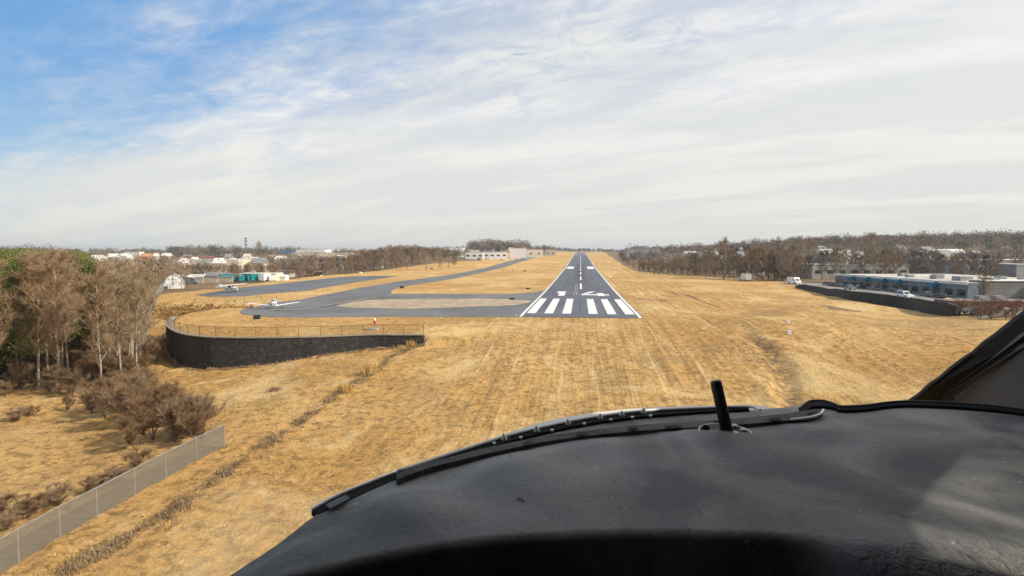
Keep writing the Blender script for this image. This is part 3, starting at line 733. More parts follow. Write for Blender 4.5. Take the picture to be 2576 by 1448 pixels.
def papi(px, py, label, s=1.0):
    p = G(px, py); r = empty('approach_light_box', p, math.atan2(-p.x, p.y), label=label, cat='light box', group='orange and white approach light boxes')
    MB().box((0, 0, .65*s), (1.5*s, .9*s, .6*s)).build('housing', mat('orange_paint', (.75, .22, .04), .5), r)
    MB().box((0, -.47*s, .65*s), (1.3*s, .04, .42*s)).build('lens_panel', M_white, r)
    for q in (-1, 1): MB().tube([(q*.5*s, 0, -.1), (q*.5*s, 0, .4*s)], .05, 6).build('leg', M_metal, r)
papi(1352, 686, 'orange and white approach light box nearest the runway', 1.15)
papi(1331, 686, 'orange and white approach light box left of its twin beside the runway', .8)
papi(1376, 670, 'small orange and white light box farther up the grass, closer to the runway', .8)
papi(1363, 670.5, 'small orange and white light box farther up the grass, left of its twin', .8)
# red and white marker by the railing
p = G(943, 829.5); p.z = -.15; r = empty('warning_beacon', p, label='red and white beacon on a concrete pad behind the wall railing', cat='beacon')
MB().box((-.2, 0, .15), (1.5, 1.2, .3)).build('concrete_pad', M_conc, r)
MB().tube([(0, 0, .3), (0, 0, 1.3)], .05, 8).build('post', M_metal, r)
MB().tube([(0, 0, .95), (0, 0, 1.5)], .17, 12).build('red_band', M_red, r)
MB().tube([(0, 0, 1.5), (0, 0, 1.75), (0, 0, 1.9)], [.17, .15, .04], 12).build('white_cap', M_white, r)
for (x, y, s, lab) in [(1983, 815, 1, 'small white and orange marker box on the right grass slope, the farther of two'), (1985, 842, 1.15, 'small white marker post on the right grass slope, the nearer of two')]:
    p = G(x, y); r = empty('field_marker', p, label=lab, cat='marker', group='white markers on the right slope')
    MB().box((0, 0, .3*s), (.42*s, .42*s, .6*s)).build('post', M_white, r)
    MB().box((.1, 0, .06), (.75, .6, .14)).build('base', mat('orange_paint', (.75, .22, .04), .5) if s == 1 else M_conc, r)
for i, (px, py) in enumerate([(1226, 773), (1250, 806), (1110, 804), (1080, 752), (1299, 797.8)]):
    p = G(px, py); r = empty('taxiway_light', p, label=['low pale taxiway light on the lower rim of the gravel island', 'low pale light stub in the grass just below the runway corner', 'low pale light stub in the grass under the near taxiway arm', 'low pale taxiway light on the upper rim of the gravel island', 'low pale light at the left corner of the runway threshold'][i], cat='light', group='low pale taxiway lights')
    MB().tube([(0, 0, -.05), (0, 0, .28)], .07, 6).build('stem', M_metal, r); MB().tube([(0, 0, .28), (0, 0, .42)], [.14, .08], 8).build('lamp_head', M_white, r)

# ------------------------------------------------------------------ vehicles
def vehicle(name, label, cat, loc, rz, kind, paint, group=None, detail=True):
    r = empty(name, loc, rz, label=label, cat=cat, group=group)
    dims = {'suv': (4.9, 1.95, 1.85), 'car': (4.6, 1.8, 1.42), 'pickup': (5.6, 2.0, 1.9), 'van': (6.0, 2.2, 2.6), 'box_truck': (7.6, 2.4, 3.2)}[kind]
    L, Wd, H = dims; hw = Wd/2
    def side(poly, y0, y1, m, nm, inset=0, par=None):
        b = MB(); n = len(poly); vs = [(x, y0, z) for x, z in poly]+[(x, y1, z) for x, z in poly]
        if inset:
            zs = [z for _, z in poly]; zl, zh = min(zs), max(zs)
            vs = [(x, (y+math.copysign(inset, -y)*(z-zl)/max(.01, zh-zl)), z) for x, y, z in vs]
        b.add(vs, [tuple(range(n))[::-1], tuple(range(n, 2*n))]+[(i, (i+1) % n, n+(i+1) % n, n+i) for i in range(n)])
        return b.build(nm, m, par or r)
    if kind in ('suv', 'car'):
        bz = .55*H
        lo = [(L/2, .35), (L/2, .5*H*.9), (L/2-.15, bz*.92), (L*.2, bz), (-L/2+.1, bz), (-L/2, .45*H), (-L/2, .35)]
        side(lo, -hw, hw, paint, 'body')
        gh = [(L*.22, bz-.01), (L*.08, H), (-L*.36 if kind == 'suv' else -L*.2, H), (-L*.46 if kind == 'suv' else -L*.38, bz-.01)]
        cab = side(gh, -hw+.03, hw-.03, paint, 'cabin', .16)
        wn = [(L*.17, bz+.06), (L*.07, H-.12), (-L*.34 if kind == 'suv' else -L*.19, H-.12), (-L*.43 if kind == 'suv' else -L*.33, bz+.06)]
        for s in (-1, 1):
            b = MB(); n = 4; k0 = .16/(H-bz)
            vs = [(x, s*(hw-.03+.012-k0*(z-bz)), z) for x, z in wn]; b.add(vs, [(0, 1, 2, 3)]); b.build('side_window', M_glass, cab)
        b = MB(); b.add([(L*.215+.012, -hw+.2, bz+.05), (L*.215+.012, hw-.2, bz+.05), (L*.09+.012, hw-.3, H-.08), (L*.09+.012, -hw+.3, H-.08)], [(0, 1, 2, 3)]); b.build('windscreen', M_glass, cab)
    elif kind == 'pickup':
        side([(L/2, .4), (L/2, .95), (L*.2, 1.08), (-L/2, 1.08), (-L/2, .4)], -hw, hw, paint, 'body')
        c = side([(L*.22, 1.07), (L*.1, H), (-L*.1, H), (-L*.14, 1.07)], -hw+.03, hw-.03, paint, 'cabin', .14)
        side([(L*.15, 1.2), (L*.08, H-.15), (-L*.1, H-.15), (-L*.12, 1.2)], -hw+.0, hw-.0, M_glass, 'side_window', .14, c)
    else:
        if kind == 'van':
            side([(L/2, .35), (L/2, 1.0), (L*.36, 1.25), (L*.27, 2.1), (L*.22, H), (-L/2, H), (-L/2, .35)], -hw, hw, paint, 'body')
        else:
            side([(L*.2, .5), (L*.2, H), (-L/2, H), (-L/2, .5)], -hw, hw, paint, 'cargo_box')
            side([(L/2, .4), (L/2, 1.05), (L*.42, 1.3), (L*.33, 2.2), (L*.205, 2.25), (L*.205, .4)], -hw*.92, hw*.92, paint, 'cab')
        b = MB(); xa, xb = (L*.355, L*.275)
        if kind == 'box_truck': xa, xb = L*.415, L*.335
        b.add([(xa+.03, -hw*.8, 1.35), (xa+.03, hw*.8, 1.35), (xb+.03, hw*.78, 2.1), (xb+.03, -hw*.78, 2.1)], [(0, 1, 2, 3)]); b.build('windscreen', M_glass, r)
        for s in (-1, 1): MB().box(((xa+xb)/2-.55, s*(hw+.01), 1.65), (.8, .02, .55)).build('side_window', M_glass, r)
    rad = .34 if kind in ('suv', 'car') else .42
    for sx in (L*.31, -L*.3):
        for s in (-1, 1):
            w = MB().tube([(sx, s*(hw-.22), rad), (sx, s*(hw+.01), rad)], rad, 12).build('wheel', M_tyre, r, True)
            MB().tube([(sx, s*(hw-.1), rad), (sx, s*(hw+.02), rad)], rad*.55, 8).build('rim', M_metal, w)
    for s in (-1, 1):
        MB().box((L/2+.005, s*hw*.7, .72), (.04, .3, .16)).build('headlight', M_white, r)
        MB().box((-L/2-.005, s*hw*.8, .8), (.04, .2, .2)).build('tail_light', M_red, r)
    return r
M_paintw = mat('white_vehicle_paint', (.80, .80, .78), .25, .03, coat=.5)
M_paintd = mat('dark_vehicle_paint', (.02, .022, .028), .25, .05, coat=.5)
M_paintg = mat('grey_vehicle_paint', (.16, .17, .18), .3, .05, coat=.5)
M_painttl = mat('teal_vehicle_paint', (.01, .22, .24), .4, .1, coat=.3)
M_paintbr = mat('brown_vehicle_paint', (.17, .07, .06), .4, .1, coat=.3)
def onr(px, py, z=0): p = on_plane(px, py, z); return (p.x, p.y, gz(p.x, p.y)+.06)
f0 = on_plane(2100, 713.3, 0); f1 = on_plane(2433.8, 745.8, 0); fdir = math.atan2((f1-f0).y, (f1-f0).x)
vehicle('white_suv', 'white suv with dark windows driving on the service road behind the black wall', 'suv', onr(2276, 741.5), fdir, 'suv', M_paintw)
vehicle('grey_car', 'dark grey car on the road behind the black wall, left of the white suv', 'car', onr(2138, 724), fdir, 'car', M_paintg)
vehicle('delivery_van', 'white delivery van at the left end of the black wall by the trees', 'van', onr(1998, 710.5), fdir+R(8), 'van', M_paintw)
vehicle('box_truck', 'white box truck among the bare trees right of the runway', 'truck', tuple(atg(1876, 250)), fdir+math.pi, 'box_truck', M_paintw)
# parked cars in front of the industrial building
for i, u in enumerate([.03, .1, .17, .25, .35, .45, .60, .68, .84, .93]):
    p = f0.lerp(f1, u); n = Vector((math.sin(fdir), -math.cos(fdir), 0)); p = p+n*3.6
    lab = ['dark car parked in front of the building, farthest of the row', 'dark car second from the far end of the row at the building', 'dark car third from the far end of the row at the building', 'dark car below the second teal awning from the far end', 'dark car parked left of the third teal awning', 'dark car parked right of the third teal awning', 'dark car parked in mid row below the grey wall', 'dark car parked left of the nearest teal awning', 'dark car parked right of the nearest teal awning', 'dark car parked at the near corner of the building'][i]
    vehicle('parked_car', lab, 'car', (p.x, p.y, gz(p.x, p.y)+.06), fdir+R([2, -3, 4, 0, 88, 3, 0, 86, 2, -2][i]), 'car', [M_paintd, M_paintd, M_paintg][i % 3], 'cars parked at the industrial building')

# ------------------------------------------------------------------ buildings
def building(name, label, px0, px1, ytop, depth, dep, mw, mr, roof='flat', nwin=0, skew=0.0, door=False, group=None, cat='building', ybase=None, wins=M_glass, zg=None):
    """box facing the camera bearing; ytop fixes its height at this distance"""
    pc = at_depth((px0+px1)/2, 630.5, depth); w = (px1-px0)/FOC*depth
    g = gz(pc.x, pc.y) if zg is None else zg
    zt = at_depth((px0+px1)/2, ytop, depth).z; h = max(2.4, zt-g)
    if roof == 'gable': hw_ = h*.68; 
    else: hw_ = h-.15
    r = empty(name, (pc.x, pc.y, g), YAW+skew, label=label, cat=cat, group=group)
    MB().box((0, dep/2, hw_/2-.5), (w, dep, hw_+1)).build('wall', mw, r)
    if roof == 'flat':
        MB().box((0, dep/2, hw_+.075), (w+.3, dep+.3, .15)).build('roof', mr, r)
        if w > 14:
            k = MB(); rr = random.Random(int(px0*7))
            for _ in range(int(w/9)): MB().box((rr.uniform(-w*.45, w*.45), dep*rr.uniform(.2, .8), h+.45), (1.8, 1.6, .9)).build('roof_vent', M_greyb, r)
    else:
        b = MB(); o = .35
        if roof == 'gable':     # ridge along the width
            pts = [(-w/2-o, -o, hw_-.02), (w/2+o, -o, hw_-.02), (w/2+o, dep+o, hw_-.02), (-w/2-o, dep+o, hw_-.02), (-w/2-o*.5, dep/2, h), (w/2+o*.5, dep/2, h)]
            b.add(pts, [(0, 1, 5, 4), (2, 3, 4, 5), (1, 2, 5), (3, 0, 4), (3, 2, 1, 0)])
        elif roof == 'front':   # gable end towards the camera
            hw2 = hw_*.7; pts = [(-w/2-o, -o, hw2), (w/2+o, -o, hw2), (w/2+o, dep+o, hw2), (-w/2-o, dep+o, hw2), (0, -o, h), (0, dep+o, h)]
            b.add(pts, [(0, 1, 4), (1, 2, 5, 4), (2, 3, 5), (3, 0, 4, 5), (3, 2, 1, 0)])
        b.build('roof', mr, r)
    zc = hw_*.5
    if roof == 'front': zc = hw_*.35
    for i in range(nwin):
        x = -w/2+w*(i+.5)/nwin; ww = min(w/nwin*.5, 3.2)
        f = MB().box((x, -.02, zc+.1), (ww, .06, min(1.6, hw_*.35))).build('window', wins, r)
    if door: MB().box((w*.28, -.03, hw_*.36), (min(4, w*.22), .08, hw_*.72)).build('door', M_greyb, r)
    return r
# white arched shelter by the wood
p = on_plane(439, 725, 0); w = 5.9; h = 4.7
r = empty('arched_hangar', (p.x, p.y, gz(p.x, p.y)), YAW+R(29), label='white arched fabric hangar at the end of the boundary fence', cat='hangar')
prof_ = [(math.cos(a)*w/2*(1-.12*math.sin(a)**2*0), math.sin(a)**.9*h) for a in np.linspace(0, math.pi, 17)]
b = MB(); b.grid([[(x, y, z) for x, z in prof_] for y in (0, 2, 5)]); b.build('fabric_roof', M_white, r, True)
b = MB(); n = len(prof_); b.add([(x*.985, .12, z*.985) for x, z in prof_], [tuple(range(n))]); b.build('front_wall', M_white, r)
b = MB(); b.tube([(x, -.02, z) for x, z in prof_], .09, 5); b.build('front_rib', mat('pale_rib', (.60, .60, .57), .6), r)
MB().tube([(-.35, -.1, h*.28), (-.35, -.1, h+1.1)], .06, 5).build('vent_pipe', M_dgrey, r)
MB().box((-w*.40, -.6, .45), (.9, 1.1, .9)).build('side_box', M_dgrey, r)
MB().box((0, .08, 1.0), (w*.72, .05, 2.0)).build('door', mat('door_fabric', (.74, .73, .69), .6, .05), r)
# industrial building with teal awnings
n = Vector((-math.sin(fdir), math.cos(fdir), 0)); Lf = (f1-f0).length; g0 = gz(f0.x, f0.y)
r = empty('industrial_building', (f0.x, f0.y, g0), fdir, label='long low flat-roofed industrial building with teal awnings behind the service road', cat='building')
M_fac = mat('slate_facade', (.17, .20, .22), .8, .15, .6)
DP = 42.0; HB = 4.1
MB().box((Lf/2, DP/2, HB/2-.5), (Lf, DP, HB+1)).build('wall', M_fac, r)
MB().box((Lf/2, DP/2+.2, HB+.06), (Lf+.1, DP-.4, .12)).build('roof', mat('pale_membrane_roof', (.50, .46, .40), .85, .12, .12), r)
segs = [(0, .05), (.07, .17), (.20, .30), (.335, .44), (.47, .56), (.58, .80), (.83, 1.0)]
for a, b_ in segs: MB().box((Lf*(a+b_)/2, -.08, HB-.05), (Lf*(b_-a), .3, .75)).build('parapet', mat('white_parapet', (.74, .72, .68), .7), r)
for u in (.19, .318, .455, .57, .815):
    MB().box((Lf*u, -1.0, HB-1.0), (Lf*.036, 2.0, 1.35)).build('awning', M_tealp, r)
for i in range(14):
    x = Lf*(i+.5)/14
    f = MB().box((x, -.03, 1.5), (Lf/14*.62, .08, 1.7)).build('window', M_glass, r)
    MB().box((x, -.06, 2.42), (Lf/14*.66, .1, .12)).build('frame', M_greyb, f)
for (u, v, sx, sz) in [(.3, .3, 2.2, 1.1), (.45, .2, 1.6, .9), (.52, .35, 2.6, 1.2), (.62, .22, 2.8, 1.2), (.75, .3, 1.6, 1.1), (.80, .18, 3.2, 1.3), (.93, .25, 2.5, 1.2), (.9, .5, 2.2, 1.1), (.7, .6, 2.4, 1.1)]:
    MB().box((Lf*u, DP*v, HB+.1+sz/2), (sx, 2.0, sz)).build('roof_unit', M_greyb, r)
building('storage_building', 'pale grey windowless building at the right frame edge beside the teal-awning building', 2485, 2640, 706, 158, 25, mat('pale_block', (.46, .45, .44), .85, .12, .4), M_roofw, zg=0, skew=fdir-YAW-R(4))
building('flat_office', 'beige grey wall block joining the right end of the teal-awning building', 2434, 2490, 704, 157, 22, mat('warm_grey_block', (.22, .21, .19), .85, .12, .4), M_roofw, zg=0, skew=fdir-YAW-R(4))
building('warehouse', 'wide white-roofed warehouse at the right frame edge behind the industrial building', 2428, 2660, 653, 290, 30, M_greyb, M_roofw, nwin=5)
building('warehouse', 'second white-roofed warehouse step lower and nearer at the right frame edge', 2560, 2700, 664, 270, 14, M_greyb, M_roofw)
building('warehouse', 'long grey warehouse seen through the bare trees above the teal-awning building', 2045, 2290, 665, 265, 24, mat('mottled_wall', (.33, .32, .28), .85, .2, .12), M_roofg, nwin=8)
building('long_shed', 'long low grey shed on the skyline right of the runway end', 1577, 1660, 624, 640, 14, M_greyb, M_roofg, nwin=4)
building('long_shed', 'grey shed half hidden by bare trees left of the utility pole', 1672, 1748, 637, 430, 14, M_greyb, M_roofg)
building('long_shed', 'tiny pale-roofed shed on the right hillside above the box truck', 1756, 1776, 634, 500, 10, M_beige, M_roofw)
building('warehouse', 'pale-roofed building on the right hillside right of the utility pole', 1970, 2022, 641, 420, 20, M_greyb, M_roofw, nwin=3)
building('warehouse', 'low white-roofed building just below the one right of the utility pole', 1965, 2020, 652, 370, 12, M_beige, M_roofw)
hs = [(2062, 2078, 618, 620, 'small white house with dark roof on the right ridge'), (2325, 2350, 620, 520, 'white house high on the right ridge among dark trees'), (2262, 2280, 617, 560, 'pair-gabled white house on the right ridge beside the larger one'), (2130, 2175, 632, 470, 'long pale house with a grey roof on the middle right hillside'), (2355, 2430, 626, 480, 'long low pale building on the upper right hillside'), (2455, 2472, 629, 450, 'tiny white house on the upper right hillside near the frame edge'), (2300, 2330, 643, 330, 'grey house with a broad roof behind the bare trees on the right'), (2362, 2392, 645, 330, 'pale greenish house behind bare trees left of the right warehouse'), (1905, 1925, 656, 300, 'tiny white shed between the tree trunks right of the box truck'), (1860, 1872, 622, 600, 'small pale house peeking over the trees right of centre'), (1898, 1908, 640, 520, 'tiny pale cabin on the hillside right of centre')]
for (a, b_, yt, dp, lab) in hs:
    building('house', lab, a, b_, yt, dp, 9, M_cream if 'white' in lab or 'pale' in lab else M_greyb, M_roofg if b_-a < 60 else M_roofw, 'gable', nwin=2, group='houses on the right hillside')
rh = random.Random(77)
for i in range(16):
    px = rh.uniform(1700, 2540); dp = rh.uniform(300, 560); yt = rh.uniform(624, 644)+(px < 2000)*4
    building('house', 'small pale-roofed house glimpsed between the bare trees of the right hillside', px, px+rh.uniform(14, 34), yt, dp, 8, M_cream, M_roofw if i % 2 else M_roofg, 'gable', nwin=2, group='small houses between the right-hand trees')
for i in range(18):
    px = rh.uniform(440, 1090); dp = rh.uniform(350, 640); yt = rh.uniform(637, 650)
    building('house', 'small cream house glimpsed between the bare trees of the left town', px, px+rh.uniform(12, 30), yt, dp, 8, M_cream, M_roofw if i % 2 else M_roofg, 'gable', nwin=2, group='small houses between the left-hand trees')
# lower right corner: roofs, cars
building('low_shed', 'low dull red shed at the right frame edge below the parking strip', 2400, 2620, 782, 124, 5, M_brick, mat('pinkish_roof', (.20, .14, .125), .8, .15, .5), zg=-.9)
for i, (x, y, l) in enumerate([(2440, 803, 'silver car beside the dull red shed at the right edge, nearer the wall end'), (2492, 801, 'silver car beside the dull red shed at the right edge, farther right')]):
    q = on_plane(x+12, y-12, 0); vehicle('parked_car', l, 'car', (q.x, q.y, gz(q.x, q.y)+.02), YAW+R(5), 'car', M_paintg, 'cars at the right frame edge')
for x, y, s_, l in [(2384, 765, 1.0, 'golden sand pile beside the road at the right end of the black wall')]:
    p = on_plane(x, y, 0); b = MB(); rr = random.Random(3); rows = []
    for i in range(7):
        u = i/6; rad = 3.4*(1-u)**.8; rows.append([(rad*math.cos(a)*(1+rr.uniform(-.12, .12))*1.3, rad*math.sin(a)*(1+rr.uniform(-.1, .1))*.8, 2.1*u) for a in np.linspace(0, 2*math.pi, 14, endpoint=False)])
    b.grid(rows, close=True); tag(b.build('sand_pile', M_sand, loc=(p.x, p.y, gz(p.x, p.y)-.05), smooth=True), l, 'pile')
# left: town beyond the apron
lt = [
 ('warehouse', 'very long white flat warehouse across the middle of the left town', 429, 598, 652.5, 430, 22, M_cream, M_roofw, 'flat', 0),
 ('warehouse', 'cream building with a row of windows in front of the long white warehouse', 495, 545, 659, 400, 12, M_cream, M_roofw, 'flat', 7),
 ('apartment_building', 'long building with red-brown roof above the white warehouse on the left', 450, 520, 643, 520, 20, M_brick, M_roofr, 'gable', 8),
 ('house', 'small bright white house behind the long warehouse in the left town', 563, 577, 648, 540, 9, M_white, M_roofw, 'gable', 2),
 ('house', 'cream house right of the small bright white house in the left town', 580, 600, 649, 540, 9, M_cream, M_roofw, 'gable', 2),
 ('house_row', 'cluster of cream houses in the left town left of the blue roof', 601, 640, 646, 500, 12, M_cream, M_roofw, 'gable', 5),
 ('office_building', 'yellowish two-window block left of the blue-roofed building', 674, 697, 640, 640, 12, M_cream, M_tan, 'flat', 3),
 ('sports_hall', 'dark blue roofed hall left of the large white hangar on the left skyline', 699, 743, 627, 680, 24, M_greyb, M_roofb, 'gable', 0),
 ('office_building', 'grey-green block in front of the dark blue roof', 710, 731, 637, 640, 8, mat('grey_green_wall', (.26, .31, .29), .7, .08), M_roofg, 'flat', 0),
 ('hangar', 'large white hangar on the left skyline right of the dark blue roof', 744, 816, 627, 660, 26, M_white, M_roofw, 'flat', 0),
 ('long_shed', 'white lower annex in front of the large white hangar', 735, 812, 634, 620, 12, M_cream, M_roofw, 'flat', 6),
 ('long_shed', 'thin pale shed below the large white hangar on the left', 699, 750, 650, 470, 10, M_beige, M_roofw, 'flat', 0),
 ('long_shed', 'long narrow white roof right of the large white hangar', 788, 880, 635, 560, 12, M_cream, M_roofw, 'flat', 0),
 ('house', 'white house beside the trees at mid left, upper of two', 789, 817, 657, 400, 9, M_cream, M_roofw, 'gable', 3),
 ('house_row', 'row of white houses showing between bare trees at mid left', 822, 857, 657, 400, 9, M_cream, M_roofw, 'flat', 5),
 ('warehouse', 'white building rising above the bare tree line left of the hangars', 1117, 1166, 622, 640, 20, M_white, M_roofw, 'flat', 3),
 ('tower_block', 'narrow white tower at the right end of the building above the tree line', 1150, 1164, 629, 610, 8, M_white, M_roofw, 'flat', 0),
 ('house', 'yellowish house above the wood at far left', 218, 250, 641, 520, 10, M_cream, M_roofw, 'gable', 3),
 ('house', 'low cream house below the yellowish house at far left', 222, 246, 648, 470, 8, M_cream, M_roofw, 'flat', 2),
 ('barn', 'bright white gabled barn above the wood at far left', 262, 312, 637, 560, 14, M_white, M_roofw, 'gable', 2),
 ('long_shed', 'long white shed right of the gabled barn at far left', 300, 318, 644, 540, 8, M_white, M_roofw, 'flat', 0),
 ('long_shed', 'thin white shed on the skyline right of the barn', 311, 350, 633, 700, 10, M_white, M_roofw, 'flat', 0),
 ('storage_shed', 'orange-tan shed on the left skyline above the wood', 349, 370, 637, 620, 12, M_orange, mat('orange_roof', (.55, .27, .13), .7), 'gable', 0),
 ('house', 'tiny white house left of the red-brown roof in the left town', 383, 391, 636, 640, 8, M_white, M_roofw, 'gable', 1),
 ('house', 'small white-roofed house near the red-brown roof, upper left', 404, 424, 636, 660, 8, M_beige, M_roofw, 'gable', 2),
 ('workshop', 'dark grey workshop with sloped roof right of the white arched hangar', 500, 556, 686, 236, 12, M_greyb, mat('dull_grey_roof', (.20, .19, .175), .85, .15, .3), 'gable', 0),
 ('long_shed', 'long cream shed behind the row of teal trucks', 599, 692, 687, 246, 8, M_cream, M_cream, 'flat', 0),
 ('tent', 'small white peaked tent right of the long cream shed', 692, 716, 691, 250, 4, M_white, M_white, 'front', 0),
 ('house', 'brown-roofed beige house with white windows right of the peaked tent', 690, 725, 679, 285, 10, M_beige, mat('brown_roof', (.17, .12, .085), .85, .15, .4), 'gable', 4),
]
for nm, lab, a, b_, yt, dp, de, mw, mr, rf, nw_ in lt:
    building(nm, lab, a, b_, yt, dp, de, mw, mr, rf, nwin=nw_, wins=M_white if 'white windows' in lab else M_glass, cat='tent' if nm == 'tent' else 'building')
# pale panel wall by the teal trucks
for i, (a, b_, yt, dp) in enumerate([(484, 508, 708, 222), (510, 545, 703, 226), (547, 582, 700, 230)]):
    building('screen_wall', ['tan ribbed screen wall segment nearest the arched hangar', 'tan screen wall segment in the middle of the three', 'tan screen wall segment nearest the teal trucks'][i], a, b_, yt, dp, .4, M_tan, M_tan, cat='wall', group='tan screen walls')
for i, (x, dp, m, k, l) in enumerate([(455, 222, M_paintw, 'box_truck', 'white truck just right of the arched hangar'), (474, 216, M_paintg, 'van', 'grey van between the arched hangar and the tan screen wall'), (488, 236, M_paintw, 'box_truck', 'white truck with flat bed at the corner of the grey workshop'),
     (576, 237, M_painttl, 'box_truck', 'teal truck leftmost of the row behind the tan screen wall'), (592, 240, M_paintbr, 'van', 'brown van between the teal trucks'), (606, 238, M_painttl, 'van', 'bright teal van right of the brown van'), (620, 240, M_painttl, 'box_truck', 'teal truck third of the row before the cream shed'),
     (636, 240, M_painttl, 'van', 'teal van fourth of the row before the cream shed'), (651, 241, M_painttl, 'box_truck', 'teal truck next to the white truck before the cream shed'), (668, 242, M_paintw, 'box_truck', 'white truck with teal neighbours at the right end of the cream shed'), (684, 243, M_paintw, 'van', 'white van at the far right end of the cream shed')]):
    p = atg(x, dp); vehicle('parked_truck' if k == 'box_truck' else 'parked_van', l, 'truck' if k == 'box_truck' else 'van', tuple(p), YAW+R(random.Random(i).uniform(-20, 200)), k, m, 'work vehicles by the cream shed')
# dark tank trailer and boulders on the tree line
p = G(797, 693.5); r = empty('tank_trailer', p, YAW+R(4), label='black tank trailer with a pale top parked at the left tree line', cat='trailer')
MB().tube([(-2.4, 0, 1.3), (2.4, 0, 1.5)], .95, 10).build('tank', M_black, r); MB().box((.3, 0, 2.45), (5.4, 1.1, .18)).build('top_rail', M_white, r)
for s in (-1, 1): MB().tube([(s*1.4, -.9, .4), (s*1.4, .9, .4)], .4, 10).build('wheel', M_tyre, r)
for i, (x, y, s_) in enumerate([(807, 694, .8), (906, 687.5, 1.3), (1086, 676, .9)]):
    p = G(x, y); b = MB(); rr = random.Random(i+5); rows = []
    for k_ in range(5):
        u = k_/4; rad = s_*math.cos(u*1.45); rows.append([(rad*math.cos(a)*rr.uniform(.85, 1.2)*1.3, rad*math.sin(a)*rr.uniform(.85, 1.15), s_*.8*math.sin(u*1.5)) for a in np.linspace(0, 2*math.pi, 9, endpoint=False)])
    b.grid(rows, close=True); tag(b.build('straw_mound' if i == 1 else 'boulder', mat('pale_rock', (.55, .45, .33), .95, .15) if i != 2 else M_soil, loc=p, smooth=True), ['pale rock beside the black tank trailer', 'pale straw mound at the foot of the left tree line', 'small dark clump on the open grass left of the taxiway'][i], 'mound' if i == 1 else 'rock')
# airfield buildings and aircraft beside the parallel taxiway
hg = [
 ('hangar', 'long white hangar row left of the parallel taxiway, leftmost', 1170, 1216, 634, 560, 16, M_white, M_roofw, 'flat', 3),
 ('hangar', 'pale low hangar behind the leftmost white hangar row', 1172, 1202, 628, 680, 12, M_cream, M_roofw, 'flat', 0),
 ('hangar', 'wide white open-fronted hangar in the middle of the airfield buildings', 1216, 1276, 633, 600, 16, M_white, M_roofw, 'flat', 4),
 ('hangar', 'tall white hangar right of the parked airplanes', 1283, 1324, 624, 680, 22, M_white, M_roofw, 'flat', 0),
 ('office_building', 'square grey-white office attached to the tall white hangar', 1279, 1294, 621.5, 720, 10, M_cream, M_roofg, 'flat', 2),
 ('hangar', 'small cream hangar with a dark door right of the tall white hangar', 1325, 1366, 627, 740, 16, M_cream, M_tan, 'flat', 2),
 ('hangar', 'last low hangar beside the far end of the parallel taxiway', 1372, 1398, 627.5, 850, 14, M_beige, M_tan, 'flat', 2),
 ('guard_hut', 'tiny beige hut with a dark opening at the grass edge before the hangars', 1198, 1212, 647, 520, 4, M_beige, M_tan, 'flat', 1),
]
for nm, lab, a, b_, yt, dp, de, mw, mr, rf, nw_ in hg:
    building(nm, lab, a, b_, yt, dp, de, mw, mr, rf, nwin=nw_, group='airfield buildings', cat='building')
for i, (x, dp, hi2) in enumerate([(1208, 545, 1), (1236, 560, 0), (1262, 560, 1), (1284, 600, 0), (1305, 620, 1), (1322, 650, 0)]):
    p = atg(x, dp)
    airplane(bool(hi2), ['tiny white parked airplane, leftmost before the hangar row', 'tiny white parked airplane, second from the left before the hangar row', 'tiny white parked airplane before the wide open hangar', 'tiny white parked airplane left of the tall hangar', 'tiny white parked airplane in front of the tall hangar', 'tiny white parked airplane right of the tall hangar, nearest the taxiway'][i], tuple(p), R(60*i+20), 'parked_airplane')['group'] = 'airplanes parked by the hangars'
# lattice mast and utility poles
p = atg(619, 900); r = empty('radio_mast', p, label='thin lattice radio mast with antennas on the left skyline', cat='mast')
zt = at_depth(619, 597, 900).z-p.z
for q in range(3):
    a = q*2.09; MB().tube([(1.1*math.cos(a), 1.1*math.sin(a), 0), (.7*math.cos(a), .7*math.sin(a), zt)], .22, 4).build('leg', M_metal, r)
k = MB(); z = 2
while z < zt: k.tube([(1.0, 0, z), (-.5, .8, z+1.6)], .12, 4); k.tube([(-.5, .8, z), (-.5, -.8, z+1.6)], .12, 4); z += 3
k.build('bracing', M_metal, r)
for zz in (zt-1.5, zt-6, zt-11): MB().box((.2, 0, zz), (3.6, 2.4, 2.2)).build('antenna_panel', M_greyb, r)
def pole(px, depth, ytop, label, arm=True, rad=.16):
    p = atg(px, depth); h = at_depth(px, ytop, depth).z-p.z
    r = empty('utility_pole', p, label=label, cat='pole', group='utility poles'); MB().tube([(0, 0, -.5), (0, 0, h)], [rad, rad*.7], 7).build('shaft', mat('pole_wood', (.34, .29, .23), .9), r)
    if arm: MB().box((0, 0, h-.8), (2.2, .12, .12), YAW).build('cross_arm', mat('pole_wood', (.34, .29, .23), .9), r)
pole(1970, 245, 654, 'pale utility pole in front of the bare trees left of the delivery van')
pole(636, 262, 672, 'pale utility pole among the bare trees behind the cream shed')
pole(430, 205, 668, 'thin dark pole standing behind the white arched hangar', False, .08)

